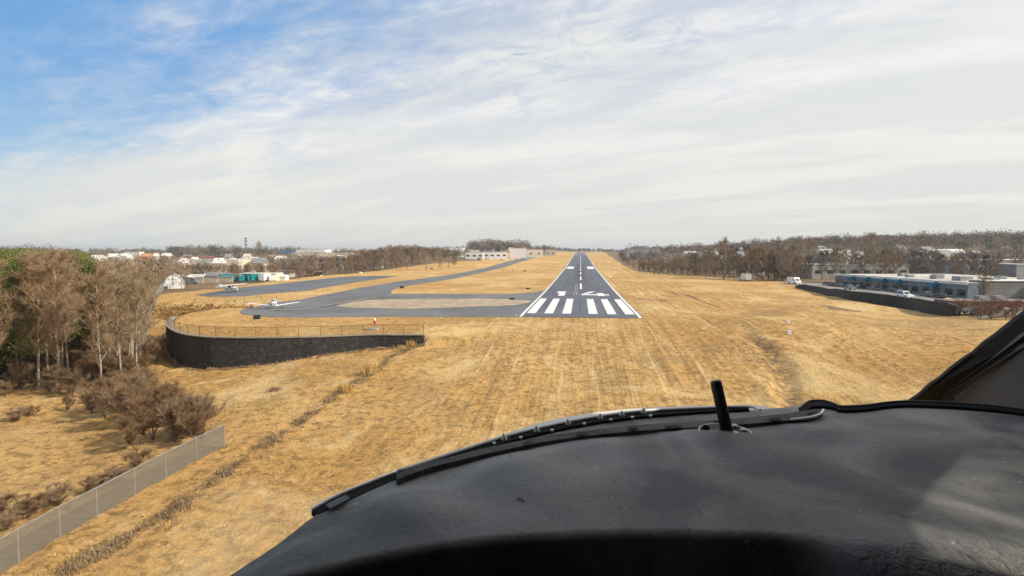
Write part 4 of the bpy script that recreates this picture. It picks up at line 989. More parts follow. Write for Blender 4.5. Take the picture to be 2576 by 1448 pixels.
# ------------------------------------------------------------------ trees
M_bark = mat('pale_bark', (.36, .28, .20), .95, .2, 3)
M_bark2 = mat('grey_brown_bark', (.16, .125, .095), .95, .2, 3)
def twigmat(name, c, c2):
    m = mat(name, c, .95, .15, .35, col2=c2, spec=.15); return m
M_tw1 = twigmat('brown_twigs', (.33, .225, .13), (.215, .142, .082))
M_tw2 = twigmat('grey_brown_twigs', (.29, .215, .15), (.19, .145, .105))
M_tw3 = twigmat('tan_twigs', (.38, .29, .18), (.25, .19, .115))
M_tw5 = twigmat('dark_brown_twigs', (.27, .17, .09), (.165, .10, .055))
M_tw4 = twigmat('dark_grey_twigs', (.19, .16, .135), (.12, .105, .09))
M_ndl = twigmat('pine_needles', (.20, .21, .055), (.09, .105, .033))
M_ndl2 = twigmat('dark_needles', (.055, .075, .03), (.03, .042, .02))
def slivers(mb, base, tip, w, rr):
    d = (tip-base); s = d.cross(Vector((rr.uniform(-1, 1), rr.uniform(-1, 1), rr.uniform(-1, 1)))); 
    if s.length < 1e-6: return
    s = s.normalized()*w*.5; mid = base.lerp(tip, .55)+Vector((rr.uniform(-1, 1), rr.uniform(-1, 1), rr.uniform(-.6, 1)))*d.length*.12
    b = len(mb.v); mb.v += [tuple(base-s), tuple(base+s), tuple(mid+s*.75), tuple(mid-s*.75), tuple(tip)]; mb.f += [(b, b+1, b+2, b+3), (b+3, b+2, b+4)]; mb.m += [0, 0]
def bare_tree(seed, H, Rr, r0, nb, ntw, tw, start=.35, tl=(.7, 1.5), stems=1):
    rr = random.Random(seed); T = MB(); C = MB()
    for st in range(stems):
        lean = Vector((rr.uniform(-.06, .06), rr.uniform(-.06, .06), 1)) if stems == 1 else Vector((math.cos(st*2.1+seed)*.35, math.sin(st*2.1+seed)*.35, 1))
        Hs = H*rr.uniform(.8, 1) if stems > 1 else H
        pts = [Vector((0, 0, -.4))]
        for i in range(1, 8):
            u = i/7; pts.append(Vector((lean.x*Hs*u+rr.uniform(-1, 1)*.012*Hs*u, lean.y*Hs*u+rr.uniform(-1, 1)*.012*Hs*u, Hs*.95*u)))
        T.tube(pts, [r0*(1-.86*(i/7)**.8) for i in range(8)], 6)
        def P(u):
            x = u*7; i = min(6, int(x)); return pts[i].lerp(pts[i+1], x-i)
        nb_ = nb//stems
        for bq in range(nb_):
            u = start+(.96-start)*(bq+rr.random())/nb_; p = P(u); az = bq*2.4+rr.uniform(-.4, .4); el = R(rr.uniform(28, 62))
            ln = Rr*(1.05-.55*abs((u-start)/(1-start)-.35)/.65)*rr.uniform(.75, 1.15)
            d = Vector((math.cos(az)*math.cos(el), math.sin(az)*math.cos(el), math.sin(el)))
            bp = [p]; q = p; dd = d.copy()
            for s in range(4):
                dd = (dd+Vector((rr.uniform(-.18, .18), rr.uniform(-.18, .18), rr.uniform(0, .2)))).normalized(); q = q+dd*ln/4; bp.append(q)
            rb = r0*.42*(1-u*.6); (T if rb > .035 and ln > Rr*.6 else C).tube(bp, [rb, rb*.75, rb*.5, rb*.3, rb*.12], 4, cap=False)
            for sb in range(4):
                w0 = rr.uniform(.3, 1); i = min(3, int(w0*4)); p0 = bp[i].lerp(bp[i+1], w0*4-i) if w0 < 1 else bp[-1]
                d2 = (dd+Vector((rr.uniform(-.9, .9), rr.uniform(-.9, .9), rr.uniform(-.2, .8)))).normalized(); l2 = ln*rr.uniform(.3, .55); p1 = p0+d2*l2
                C.tube([p0, p0.lerp(p1, .5)+Vector((0, 0, .05*l2)), p1], [rb*.35, rb*.22, rb*.08], 3, cap=False)
                for k in range(max(1, int(ntw/(nb*5)))):
                    a = p0.lerp(p1, rr.uniform(.15, 1)); d3 = (d2*.7+Vector((rr.uniform(-1, 1), rr.uniform(-1, 1), rr.uniform(-.35, 1)))).normalized()
                    slivers(C, a, a+d3*rr.uniform(*tl), tw, rr)
            for k in range(max(1, int(ntw/(nb*5)))):
                w0 = rr.uniform(.35, 1); i = min(3, int(w0*4)); a = bp[i].lerp(bp[i+1], min(1, w0*4-i))
                d3 = (dd*.6+Vector((rr.uniform(-1, 1), rr.uniform(-1, 1), rr.uniform(-.3, 1)))).normalized(); slivers(C, a, a+d3*rr.uniform(*tl), tw, rr)
    return T, C
def pine(seed, H, Rr, r0, nb, nn, sz, start=.3):
    rr = random.Random(seed); T = MB(); C = MB()
    pts = [Vector((rr.uniform(-.1, .1)*i*.3, rr.uniform(-.1, .1)*i*.3, H*.96*i/6)) for i in range(7)]; pts[0].z = -.4
    T.tube(pts, [r0*(1-.85*i/6) for i in range(7)], 6)
    for bq in range(nb):
        u = start+(.98-start)*(bq+.5)/nb; x = u*6; i = min(5, int(x)); p = pts[i].lerp(pts[i+1], x-i); az = bq*2.4+rr.uniform(-.5, .5)
        ln = Rr*(1-((u-start)/(1-start))**1.6*.8)*rr.uniform(.6, 1.15); el = R(rr.uniform(-8, 25))
        d = Vector((math.cos(az)*math.cos(el), math.sin(az)*math.cos(el), math.sin(el))); e = p+d*ln+Vector((0, 0, .1*ln))
        T.tube([p, p.lerp(e, .5), e], [r0*.3, r0*.18, .01], 3, cap=False)
        for cl in range(3):
            c = p.lerp(e, (.5, .78, 1.0)[cl])+Vector((rr.uniform(-.3, .3), rr.uniform(-.3, .3), rr.uniform(-.1, .3)))
            cr = Rr*rr.uniform(.2, .34)
            for k in range(int(nn/(nb*3))):
                v = Vector((rr.gauss(0, 1), rr.gauss(0, 1), rr.gauss(0, .6))).normalized()*rr.random()**.4*cr; q = c+v
                slivers(C, q, q+(v.normalized()+Vector((rr.uniform(-.6, .6), rr.uniform(-.6, .6), rr.uniform(0, .9)))).normalized()*sz*rr.uniform(.6, 1.3), sz*.42, rr)
    return T, C
def tree_proto(name, TC, mb_, mc):
    r = bpy.data.objects.new(name, None); COL.objects.link(r)
    TC[0].build('trunk', mb_, r, True); TC[1].build('crown', mc, r); return r
USED = {}
def put(proto, p, s, label, group, cat='tree', rz=None, sz=None):
    if proto.name in USED: o = copy_tree(proto)
    else: o = proto; USED[proto.name] = 1
    o.location = p; o.rotation_euler = (0, 0, random.uniform(0, 6.28) if rz is None else rz); o.scale = (s, s, s*(sz or 1)); tag(o, label, cat, group)
    o.empty_display_size = .3
    return o
# near wood on the left: slim bare trees with pale stems, and pines
NB = [tree_proto('bare_tree', bare_tree(11+i, 14, 3.1, .15, 26, 4200, .032, .24+.05*(i % 3), tl=(.4, 1.1)), M_bark, [M_tw1, M_tw3, M_tw2, M_tw1][i]) for i in range(4)]
NP = [tree_proto('pine_tree', pine(31+i, 14, 3.3, .17, 40, 7200, .27, .22), M_bark2, M_ndl) for i in range(2)]
rw = random.Random(21)
def topz(px): return np.interp(px, [-300, 0, 120, 210, 260, 330, 390, 430], [644, 645, 640, 648, 668, 668, 672, 700])
pl = []; tries = 0
while len(pl) < 185 and tries < 60000:
    tries += 1
    px = rw.uniform(-330, 412); dp = rw.triangular(64, 175, 78)
    p = at_depth(px, 630.5, dp)
    # right limit follows the fence line
    lim = np.interp(dp, [62, 75, 95, 120, 180], [330, 345, 362, 378, 398])
    if px > lim-8: continue
    if any((p.x-q[0])**2+(p.y-q[1])**2 < (1.8 if dp < 88 else 2.7)**2 for q in pl): continue
    pl.append((p.x, p.y, px, dp))
edge_lab = 'slim bare brown tree with a pale stem in the wood at the left edge'
for (x, y, px, dp) in pl:
    g = gz(x, y); zt = at_depth(px, topz(px)+rw.uniform(-6, 22), dp).z; h = max(6, zt-g)
    isp = px < 215 and ((dp > 76 and rw.random() < (.85 if px < 60 else .62 if px < 140 else .4)) or (px < 70 and rw.random() < .45))
    if dp > 90 and not isp and rw.random() < .25: h *= .9
    if isp: h += .7
    if isp: put(rw.choice(NP), (x, y, g), h/14, 'bushy green pine among the bare trees of the left wood', 'pines in the left wood', sz=1)
    else: put(rw.choice(NB), (x, y, g), h/14, edge_lab, 'bare trees in the left wood')
# small understory shrubs of the wood and the big bare bush by the fence
BU = [tree_proto('bare_shrub', bare_tree(51+i, 3.2, 2.1, .05, 24, 4200, .026, .04, tl=(.3, .8), stems=4), M_bark2, M_tw5 if i else M_tw1) for i in range(2)]
for i in range(52):
    px = rw.uniform(-150, 352); dp = rw.uniform(62, 92)
    p = atg(px, dp); 
    put(rw.choice(BU), p, rw.uniform(.4, .85), 'low bare shrub at the foot of the left wood', 'shrubs under the left wood', 'shrub')
BB = [(265, 1050, 1.05, 'dark bare bush leftmost of the thicket behind the chain-link fence'), (320, 1075, 1.2, 'large dark bare bush in the middle of the thicket behind the chain-link fence'), (385, 1105, 1.15, 'brown bare bush standing close behind the chain-link fence'), (440, 1110, 1.0, 'thin brown bush near the right end of the chain-link fence'), (355, 1030, 1.1, 'bare bush at the back of the thicket by the left wood corner'), (490, 1118, .7, 'small tan bush beside the end post of the chain-link fence'), (400, 1060, .9, 'pale twiggy bush behind the thicket on the open grass'), (300, 1020, .85, 'small bare bush between the thicket and the tree trunks'), (340, 1130, .8, 'low brown bush in front of the thicket, touching the fence'), (395, 905, 1.0, 'dark bare bush hiding the left end of the black retaining wall'), (378, 918, .85, 'small dark bush on the fence line left of the black retaining wall')]
for (x, y, s, l) in BB: put(rw.choice(BU), G(x, y), s*1.0, l, None, 'bush')
for i in range(22):
    u = rw.random(); x = 300+175*u+rw.uniform(-45, 45); y = 1000+115*u+rw.uniform(-26, 18)
    put(rw.choice(BU), G(x, y), rw.uniform(.5, .95), 'bare brown bush filling the thicket between the left wood and the chain-link fence', 'bushes filling the thicket behind the chain-link fence', 'bush')
# brown brush along the lower fence line and left corner
for i, (x, y) in enumerate([(20, 1330), (90, 1290), (150, 1270), (230, 1235), (290, 1215), (350, 1180), (60, 1300), (10, 1290), (45, 1060), (80, 1045)]):
    put(BU[i % 2], G(x, y), .45+.1*(i % 3), ('low brown brush along the back of the chain-link fence' if i < 8 else 'low brown brush on the clearing before the left wood'), 'low brush by the chain-link fence' if i < 8 else 'brush on the clearing', 'shrub', sz=.55)
# mid-distance trees
MT = [tree_proto('winter_tree', bare_tree(71+i, 13, 4.2, .2, 20, 1300, .085, .10, tl=(.7, 1.9)), M_bark2, [M_tw2, M_tw1, M_tw2, M_tw4][i]) for i in range(4)]
EV = [tree_proto('evergreen_tree', pine(91+i, 12, 3.0, .2, 18, 700, .8, .12), M_bark2, M_ndl2) for i in range(1)]
UB = tree_proto('bare_shrub', bare_tree(141, 4.6, 3.0, .08, 16, 900, .07, .04, tl=(.5, 1.2), stems=4), M_bark2, M_tw2)
def row(px0, px1, dfun, n, hfun, protos, label, group, rng, spread, evf=0.0, jit=3):
    for i in range(n):
        px = px0+(px1-px0)*(i+rng.random())/n; dp = dfun(px)+rng.uniform(0, 1)**1.3*spread
        p = atg(px, dp); zt = at_depth(px, hfun(px)+rng.uniform(-jit, jit*1.6), dp).z; h = max(4.5, zt-p.z)
        if rng.random() < evf: put(EV[0], p, h/12, label.replace('bare', 'dark evergreen').replace('brown ', ''), group+' (evergreen)')
        else: put(rng.choice(protos), p, h/13, label, group, sz=1)
r1 = random.Random(5)
LD = lambda px: np.interp(px, [420, 600, 726, 783, 931, 1009, 1096, 1183, 1200], [262, 268, 262, 283, 345, 415, 505, 590, 600])+4
row(735, 1168, LD, 80, lambda px: np.interp(px, [735, 880, 950, 1020, 1110, 1195], [655, 646, 626, 620, 627, 634]), MT, 'bare brown tree in the tree line behind the left apron', 'trees lining the left of the airfield', r1, 55, .03)
row(430, 760, lambda px: 262, 42, lambda px: np.interp(px, [430, 500, 700, 760], [668, 664, 668, 660]), MT, 'bare tree in the belt behind the cream shed and trucks', 'trees behind the cream shed', r1, 70, .04)
RD = lambda px: np.interp(px, [1555, 1600, 1690, 1800, 1950, 2000], [640, 372, 304, 272, 240, 236])+3
row(1690, 2000, RD, 36, lambda px: np.interp(px, [1690, 1720, 1850, 1960, 2000], [658, 638, 631, 623, 628]), MT, 'bare brown tree in the tree line right of the runway', 'trees lining the right of the airfield', r1, 75, .05, 12)
for i in range(34):
    px = r1.uniform(1690, 2010); dp = RD(px)+r1.uniform(1, 30); put(UB, atg(px, dp), r1.uniform(.7, 1.3), 'low bare undergrowth at the foot of the right tree line', 'undergrowth of the right tree line', 'shrub')
for i in range(30):
    px = r1.uniform(760, 1160); dp = LD(px)+4+r1.uniform(-2, 20); put(UB, atg(px, dp), r1.uniform(.6, 1.1), 'low bare undergrowth at the foot of the left tree line', 'undergrowth of the left tree line', 'shrub')
row(2000, 2576, lambda px: np.interp(px, [2000, 2110, 2300, 2576], [245, 262, 255, 250]), 46, lambda px: np.interp(px, [2000, 2200, 2420, 2600], [640, 632, 640, 650]), MT, 'bare tree behind the roofs of the right-hand buildings', 'trees behind the right-hand buildings', r1, 60, .04, 6)
# reddish scrub beside the runway on the right
SB = tree_proto('bare_shrub', bare_tree(131, 5.0, 3.6, .1, 14, 420, .10, .04, tl=(.6, 1.4), stems=3), M_bark2, twigmat('reddish_twigs', (.26, .15, .09), (.17, .095, .06)))
for i in range(26):
    px = r1.uniform(1562, 1700); dp = RD(px)+r1.uniform(0, 60); p = atg(px, dp); put(SB, p, r1.uniform(.7, 1.15), 'low reddish-brown shrub in the scrub right of the runway', 'scrub right of the runway', 'shrub')
# large lone trees on the right
for (px, dp, yt, l, pr_) in [(2107, 232, 622, 'tall bare tree with dark forked trunk at the left end of the teal-awning building', 2), (2227, 236, 628, 'big bare tree with spreading trunks behind the teal-awning building', 0), (2479, 148, 690, 'small round bare tree in front of the pale grey building', 1), (1822, 262, 606, 'tall bare tree rising above the right tree line', 0), (1777, 268, 640, 'dark straight-trunked bare tree at the right tree line edge', 2)]:
    p = atg(px, dp); zt = at_depth(px, yt, dp).z; put(MT[pr_], p, (zt-p.z)/13, l, None)
for (px, dp, yt, l) in [(650, 820, 610, 'lone round-crowned bare tree beside the radio mast on the left skyline'), (2010, 560, 598, 'lone tall bare tree on the right skyline, left of the pair'), (2040, 560, 601, 'pair of thin bare crowns on the right skyline'), (2190, 520, 591, 'pointed bare tree on the right ridge')]:
    p = atg(px, dp); zt = at_depth(px, yt, dp).z; put(MT[1], p, (zt-p.z)/13, l, None)
print('N individual objects', len(COL.objects))

# far-off woods: masses of twigs, one object each
def wood(name, label, cells, m, seed, per=95):
    """cells: (px0, px1, depth0, depth1, count, height0, height1)"""
    rr = np.random.default_rng(seed); V = []; MI = []; mm = m if isinstance(m, list) else [m]
    for (a, b_, d0, d1, n, h0, h1) in cells:
        px = rr.uniform(a, b_, n); dp = np.sqrt(rr.uniform(d0*d0, d1*d1, n))
        xc = (px-1288)/FOC; Xs = (xc*RT[0]+FW[0])*dp; Ys = (xc*RT[1]+FW[1])*dp; Zs = terr(Xs, Ys); Hs = rr.uniform(h0, h1, n)
        for x, y, z, h, d in zip(Xs, Ys, Zs, Hs, dp):
            h = h*rr.choice([.7, .85, 1, 1, 1.2]); q_ = rr.random(); mi = 0 if q_ < .5 else (1 if q_ < .86 else 2); mi = min(mi, len(mm)-1); cr = h*rr.uniform(.30, .42); k = per if mi < 2 else int(per*1.4); sc = max(.08, d*.00030)
            u = rr.normal(0, 1, (k, 3)); u /= np.linalg.norm(u, axis=1)[:, None]; rad = rr.uniform(0, 1, k)**.45
            c = np.stack([x+u[:, 0]*rad*cr, y+u[:, 1]*rad*cr, z+h*.60+u[:, 2]*rad*h*.38], 1)
            dr = u*1.0+rr.normal(0, .5, (k, 3)); dr[:, 2] = np.abs(dr[:, 2])*.9+.35; dr /= np.linalg.norm(dr, axis=1)[:, None]
            ln = rr.uniform(.4, 1.2, k)[:, None]*(h/12)+sc*2
            s = np.cross(dr, rr.normal(0, 1, (k, 3))); s /= np.linalg.norm(s, axis=1)[:, None]+1e-9; s *= sc*rr.uniform(.8, 2.6, k)[:, None]
            tri = np.stack([c-s, c+s, c+dr*ln], 1).reshape(-1, 3)
            V.append(tri); MI.append(np.full(k+1, mi))
            tw = .18*h/12+sc*.3; V.append(np.array([[x-tw, y, z-1], [x+tw, y, z-1], [x, y+tw*.2, z+h*.75]]))
    V_ = np.concatenate(V); nt_ = len(V_)//3
    me = bpy.data.meshes.new(name); me.vertices.add(len(V_)); me.vertices.foreach_set('co', V_.ravel()); me.loops.add(len(V_)); me.loops.foreach_set('vertex_index', np.arange(len(V_), dtype=np.int32))
    me.polygons.add(nt_); me.polygons.foreach_set('loop_start', (np.arange(nt_)*3).astype(np.int32)); me.polygons.foreach_set('loop_total', np.full(nt_, 3, np.int32)); me.update(calc_edges=True)
    [me.materials.append(q) for q in mm]; me.polygons.foreach_set('material_index', np.concatenate(MI).astype(np.int32)); o = bpy.data.objects.new(name, me); COL.objects.link(o); return tag(o, label, kind='stuff')
wood('woods', 'brown bare woods between the houses of the far left town', [(-300, 470, 185, 330, 300, 8, 12), (-700, 720, 320, 520, 560, 6, 9), (-300, 1180, 520, 760, 520, 7, 10), (700, 1150, 380, 560, 160, 8, 11), (1050, 1180, 620, 900, 60, 9, 12)], [M_tw2, M_tw1, M_ndl2], 1)
wood('woods', 'grey-brown woods along the left skyline', [(-300, 140, 700, 1000, 160, 15, 20), (-900, 1300, 900, 1500, 1200, 8, 14), (420, 560, 900, 1200, 90, 16, 20), (560, 760, 800, 1200, 130, 12, 18), (1180, 1330, 880, 1100, 170, 17, 22), (1330, 1400, 1000, 1200, 40, 12, 15)], [M_tw4, M_tw2, M_ndl2], 2, 80)
wood('woods', 'thin dark woods beyond the far end of the runway', [(1380, 1640, 1780, 2300, 150, 9, 15)], [M_tw4], 3, 60)
wood('woods', 'brown bare woods on the lower right hillside', [(1640, 3300, 300, 480, 700, 9, 13), (1600, 3300, 450, 700, 820, 9, 13), (1560, 1700, 520, 900, 90, 7, 10)], [M_tw2, M_tw4, M_ndl2], 4)
wood('woods', 'dark grey woods covering the right ridge', [(1580, 3300, 640, 1150, 1700, 11, 17), (2080, 2750, 620, 800, 330, 13, 18)], [M_tw4, M_tw5, M_ndl2], 5, 90)

# ------------------------------------------------------------------ grass tufts and the rough weedy strip
def tufts(name, label, pts, size, m, seed, blades=5, kind='stuff', wide=.25):
    rr = np.random.default_rng(seed); n = len(pts); Z = terr(pts[:, 0], pts[:, 1])
    k = blades; c = np.repeat(np.column_stack([pts, Z-.03]), k, 0); sz = np.repeat(size, k)*rr.uniform(.6, 1.3, n*k)
    c[:, :2] += rr.normal(0, 1, (n*k, 2))*sz[:, None]*.35
    a = rr.uniform(0, 2*np.pi, n*k); s = np.column_stack([np.cos(a), np.sin(a), 0*a])*(sz*wide)[:, None]
    tip = c+np.column_stack([rr.normal(0, .45, n*k), rr.normal(0, .45, n*k), rr.uniform(.6, 1.1, n*k)])*sz[:, None]
    V_ = np.stack([c-s, c+s, tip], 1).reshape(-1, 3); nt_ = len(V_)//3
    me = bpy.data.meshes.new(name); me.vertices.add(len(V_)); me.vertices.foreach_set('co', V_.ravel()); me.loops.add(len(V_)); me.loops.foreach_set('vertex_index', np.arange(len(V_), dtype=np.int32))
    me.polygons.add(nt_); me.polygons.foreach_set('loop_start', (np.arange(nt_)*3).astype(np.int32)); me.polygons.foreach_set('loop_total', np.full(nt_, 3, np.int32)); me.update(calc_edges=True)
    me.materials.append(m); o = bpy.data.objects.new(name, me); COL.objects.link(o); return tag(o, label, kind=kind)
rr = np.random.default_rng(9)
M_tuft = mat('straw_blades', (.64, .43, .18), .9, .1, .25, col2=(.42, .265, .10), spec=.1)
M_tuft2 = mat('tan_weeds', (.66, .46, .18), .9, .15, .6, col2=(.42, .27, .09), spec=.1)
M_tuft3 = mat('brown_weeds', (.32, .225, .13), .95, .15, .6, col2=(.20, .135, .075), spec=.1)
n = 60000
q = np.column_stack([rr.uniform(-75, 75, n), 12+98*rr.uniform(0, 1, n)**.8])
dens = (np.sin(q[:, 0]*.31+np.sin(q[:, 1]*.2)*2)+np.sin(q[:, 1]*.23+q[:, 0]*.11)*1.2+rr.normal(0, .9, n)) > -.2
onp = (np.abs(q[:, 0]) < 14) & (q[:, 1] > 96); 
twx = inside(q[:, 0], q[:, 1], tp+tp2)
dwl = segd(q[:, 0], q[:, 1], PLAT, 0, NW-1) < 1.3
q = q[dens & ~onp & ~twx & ~dwl & (q[:, 1] < 106)]
tufts('grass', 'short dry grass clumps over the airfield slope', q, rr.uniform(.08, .2, len(q)), M_tuft, 1, 6, wide=.14)
line = [G(*p) for p in [(1062, 858), (1015, 885), (975, 905), (935, 940), (900, 960), (860, 985), (800, 1025), (720, 1085), (650, 1130), (560, 1195), (480, 1255), (400, 1310), (330, 1350), (230, 1400), (150, 1450)]]
def along(n, spread, rng, jitter=1.0):
    u = rng.uniform(0, len(line)-1.001, n); i = u.astype(int); f = u-i
    L_ = np.array([(p.x, p.y) for p in line]); P_ = L_[i]*(1-f)[:, None]+L_[i+1]*f[:, None]
    return P_+rng.normal(0, spread, (n, 2))
pa = along(3800, .36, rr); keep = np.sin(pa[:, 0]*1.7)+np.sin(pa[:, 1]*1.1+1)+rr.normal(0, .6, len(pa)) > -1.0
tufts('weeds', 'rough brown weeds in a line running down the left slope', pa[keep], rr.uniform(.12, .36, keep.sum()), M_tuft3, 2, 7, wide=.12)
pa = along(1500, .7, rr); keep = np.sin(pa[:, 0]*1.3+2)+rr.normal(0, .5, len(pa)) > .2
tufts('weeds', 'pale straw weeds beside the brown weed line on the left slope', pa[keep], rr.uniform(.25, .55, keep.sum())*.65, M_tuft2, 3, 12, wide=.07)
for i, (x, y, s, l) in enumerate([(930, 940, 1.7, 'tall pale straw grass clump in the weed line below the black wall'), (868, 985, 1.1, 'smaller pale straw grass clump further down the weed line'), (1035, 872, 1.0, 'straw grass clump at the right end of the black wall'), (1012, 882, .9, 'low straw grass clump left of the wall-end clump')]):
    p = G(x, y); k = MB(); rq = random.Random(i)
    for _ in range(260):
        a = rq.uniform(0, 6.28); d = rq.random()**.6*s*.75; bp = Vector((math.cos(a)*d, math.sin(a)*d*.7, -.1)); slivers(k, bp, bp+Vector((rq.gauss(0, .16), rq.gauss(0, .16), rq.uniform(.5, 1.1)*1.1))*s, .05, rq)
    tag(k.build('straw_grass', M_tuft2, loc=p), l, 'grass clump')
p = G(690, 983); k = MB(); rq = random.Random(4)
for _ in range(160):
    a = rq.uniform(0, 6.28); bp = Vector((math.cos(a)*.5*rq.random(), math.sin(a)*.5*rq.random(), -.05)); slivers(k, bp, bp+Vector((rq.gauss(0, .5), rq.gauss(0, .4), rq.uniform(.1, .7))), .05, rq)
tag(k.build('brush_pile', M_tuft3, loc=p), 'small brown brush heap on the grass above the weed line', 'brush')
wb_ = np.array([(p_.x, p_.y) for p_ in wsm]); wi = rr.integers(0, len(wb_)-1, 900); wf = rr.uniform(0, 1, 900)[:, None]; wq = wb_[wi]*(1-wf)+wb_[wi+1]*wf
wd = wb_[wi+1]-wb_[wi]; wd /= np.linalg.norm(wd, axis=1)[:, None]; wq = wq+np.column_stack([-wd[:, 1], wd[:, 0]])*rr.uniform(.35, 1.2, 900)[:, None]
tufts('weeds', 'brown weeds along the foot of the black retaining wall', wq, rr.uniform(.15, .5, 900), M_tuft3, 8, 6, wide=.1)
for i in range(20):
    x, y = r1.uniform(2415, 2590), r1.uniform(788, 806)
    put(SB, G(x, y-2), r1.uniform(.3, .55), 'low reddish shrub in the scrub at the right frame edge', 'scrub at the right frame edge', 'shrub')
# dark weeds in the drainage basin
bq = np.column_stack([BAS.x+rr.normal(0, 12, 3200), BAS.y+rr.normal(0, 4.5, 3200)]); 
bq = bq[~inside(bq[:, 0], bq[:, 1], tp+tp2) & (segd(bq[:, 0], bq[:, 1], PLAT, 0, NW-1) > 2) & ~inside(bq[:, 0], bq[:, 1], ap)]
tufts('weeds', 'brown weeds filling the shallow basin behind the retaining wall', bq, rr.uniform(.2, .55, len(bq)), mat('basin_weeds', (.34, .21, .08), .95, .2, .5, col2=(.17, .10, .04), spec=.1), 5, 6, wide=.3)

# ------------------------------------------------------------------ the air itself
hb_ = MB().box((0, 2600, 14), (15000, 9800, 90)); hm = bpy.data.materials.new('thin_haze'); hm.use_nodes = True; t = hm.node_tree; t.nodes.clear()
pv = t.nodes.new('ShaderNodeVolumePrincipled'); pv.inputs['Color'].default_value = (.86, .89, .94, 1); pv.inputs['Density'].default_value = .00013; pv.inputs['Anisotropy'].default_value = .2
mo = t.nodes.new('ShaderNodeOutputMaterial'); t.links.new(pv.outputs[0], mo.inputs['Volume'])
HZB = hb_.build('haze', hm); tag(HZB, 'thin pale haze over the far land', kind='stuff')

# ------------------------------------------------------------------ cockpit the picture is taken from
# local frame of the cockpit: X right, Y forward, Z up, metres from the eye
CK = empty('aircraft_cockpit', (0, 0, CAM_H), YAW, label='black vinyl glareshield and right windshield pillar of the airplane cockpit in the foreground', cat='cockpit')
def CP(px, py, Y=None, Z=None):
    xc = (px-1288)/FOC; yc = -(py-724)/FOC
    F = math.cos(PIT)+yc*math.sin(PIT); U = -math.sin(PIT)+yc*math.cos(PIT)
    t = Y/F if Y is not None else Z/U
    return Vector((xc*t, F*t, U*t))
def vinyl():
    m = bpy.data.materials.new('black_vinyl'); m.use_nodes = True; t = m.node_tree; b = t.nodes['Principled BSDF']
    O = N(t, 'ShaderNodeTexCoord').outputs['Object']
    n1 = noise(t, O, 4.5, 4, .5, 1.0); n2 = noise(t, O, 160, 3, .6); sp = noise(t, O, 75, 2, .5); cr = noise(t, O, 60, 4, .6, .8)
    c = mix_(t, sstep(t, n1, .38, .64), (.092, .090, .085), (.225, .214, .194))  # broad pale and dark mottle paints soft uneven light into the vinyl
    c = mix_(t, math_(t, 'MULTIPLY', sstep(t, noise(t, O, 9, 5, .7), .5, .72), .35), c, (.30, .275, .235))
    c = mix_(t, math_(t, 'MULTIPLY', sstep(t, sp, .71, .75), .6), c, (.42, .40, .37))
    c = mix_(t, math_(t, 'MULTIPLY', sstep(t, noise(t, O, 42, 2, .5), .74, .78), .9), c, (.01, .01, .01))
    gr = noise(t, O, 210, 2, .6); c = mix_(t, math_(t, 'MULTIPLY', sstep(t, gr, .5, .7), .35), c, (.05, .048, .043))
    sc_ = N(t, 'ShaderNodeMapping'); t.links.new(O, sc_.inputs[0]); sc_.inputs['Scale'].default_value = (60, 14, 20); sc_.inputs['Rotation'].default_value = (0, 0, R(38))
    c = mix_(t, math_(t, 'MULTIPLY', sstep(t, noise(t, sc_.outputs[0], 1.0, 3, .5), .70, .75), .7), c, (.03, .03, .03))
    t.links.new(c, b.inputs['Base Color']); b.inputs['Roughness'].default_value = .62; b.inputs['Specular IOR Level'].default_value = .4
    s = N(t, 'ShaderNodeSeparateXYZ'); t.links.new(O, s.inputs[0])
    k = math_(t, 'MULTIPLY', sstep(t, s.outputs[1], .585, .555), sstep(t, s.outputs[0], .30, .40))   # the padded near edge is crinkled
    bn = N(t, 'ShaderNodeBump'); bn.inputs['Strength'].default_value = .6; bn.inputs['Distance'].default_value = .006
    h = math_(t, 'ADD', math_(t, 'MULTIPLY', n2, .22), math_(t, 'MULTIPLY', math_(t, 'MULTIPLY', cr, k), 2.6))
    h = math_(t, 'ADD', h, math_(t, 'MULTIPLY', noise(t, O, 14, 3, .5), .5))
    t.links.new(h, bn.inputs['Height']); t.links.new(bn.outputs[0], b.inputs['Normal'])
    return m
M_vin = vinyl()
M_trim = mat('dark_trim', (.012, .011, .010), .8, .2, 20, .2, 60, spec=.15)
M_trim2 = mat('worn_trim', (.075, .070, .062), .7, .25, 25, .3, 80, spec=.25)
M_bright = mat('bright_edge', (.88, .85, .78), .4, .08, 20)
M_cowl = mat('pale_cowl', (.66, .61, .52), .5, .08, 6)
M_cabin = mat('cabin_lining', (.13, .13, .13), .8, .12, 4)
M_pill = mat('black_pillar', (.012, .011, .010), .8, .2, 10)
M_gstrip = mat('grey_seal', (.085, .082, .075), .6, .12, 10)
HZ = -.30
FE = [(540, 1475), (620, 1420), (700, 1368), (800, 1292), (900, 1243), (1000, 1194), (1130, 1153), (1267, 1110), (1428, 1073), (1600, 1048), (1750, 1037), (1900, 1030), (2020, 1021), (2110, 1019), (2240, 1013), (2396, 1012), (2560, 1024), (2720, 1045)]
NR = [(560, 1490), (640, 1475), (730, 1440), (850, 1408), (960, 1382), (1070, 1362), (1190, 1346), (1320, 1334), (1450, 1328), (1600, 1325), (1750, 1326), (1890, 1330), (2020, 1338), (2130, 1350), (2240, 1364), (2360, 1374), (2500, 1378), (2680, 1372)]
fe = [CP(x, y, Z=HZ) for x, y in FE]; nr = [CP(x, y, Z=HZ+.004) for x, y in NR]
fe = smooth_path(fe, 6); nr = smooth_path(nr, 6); rows = []
nv = 34
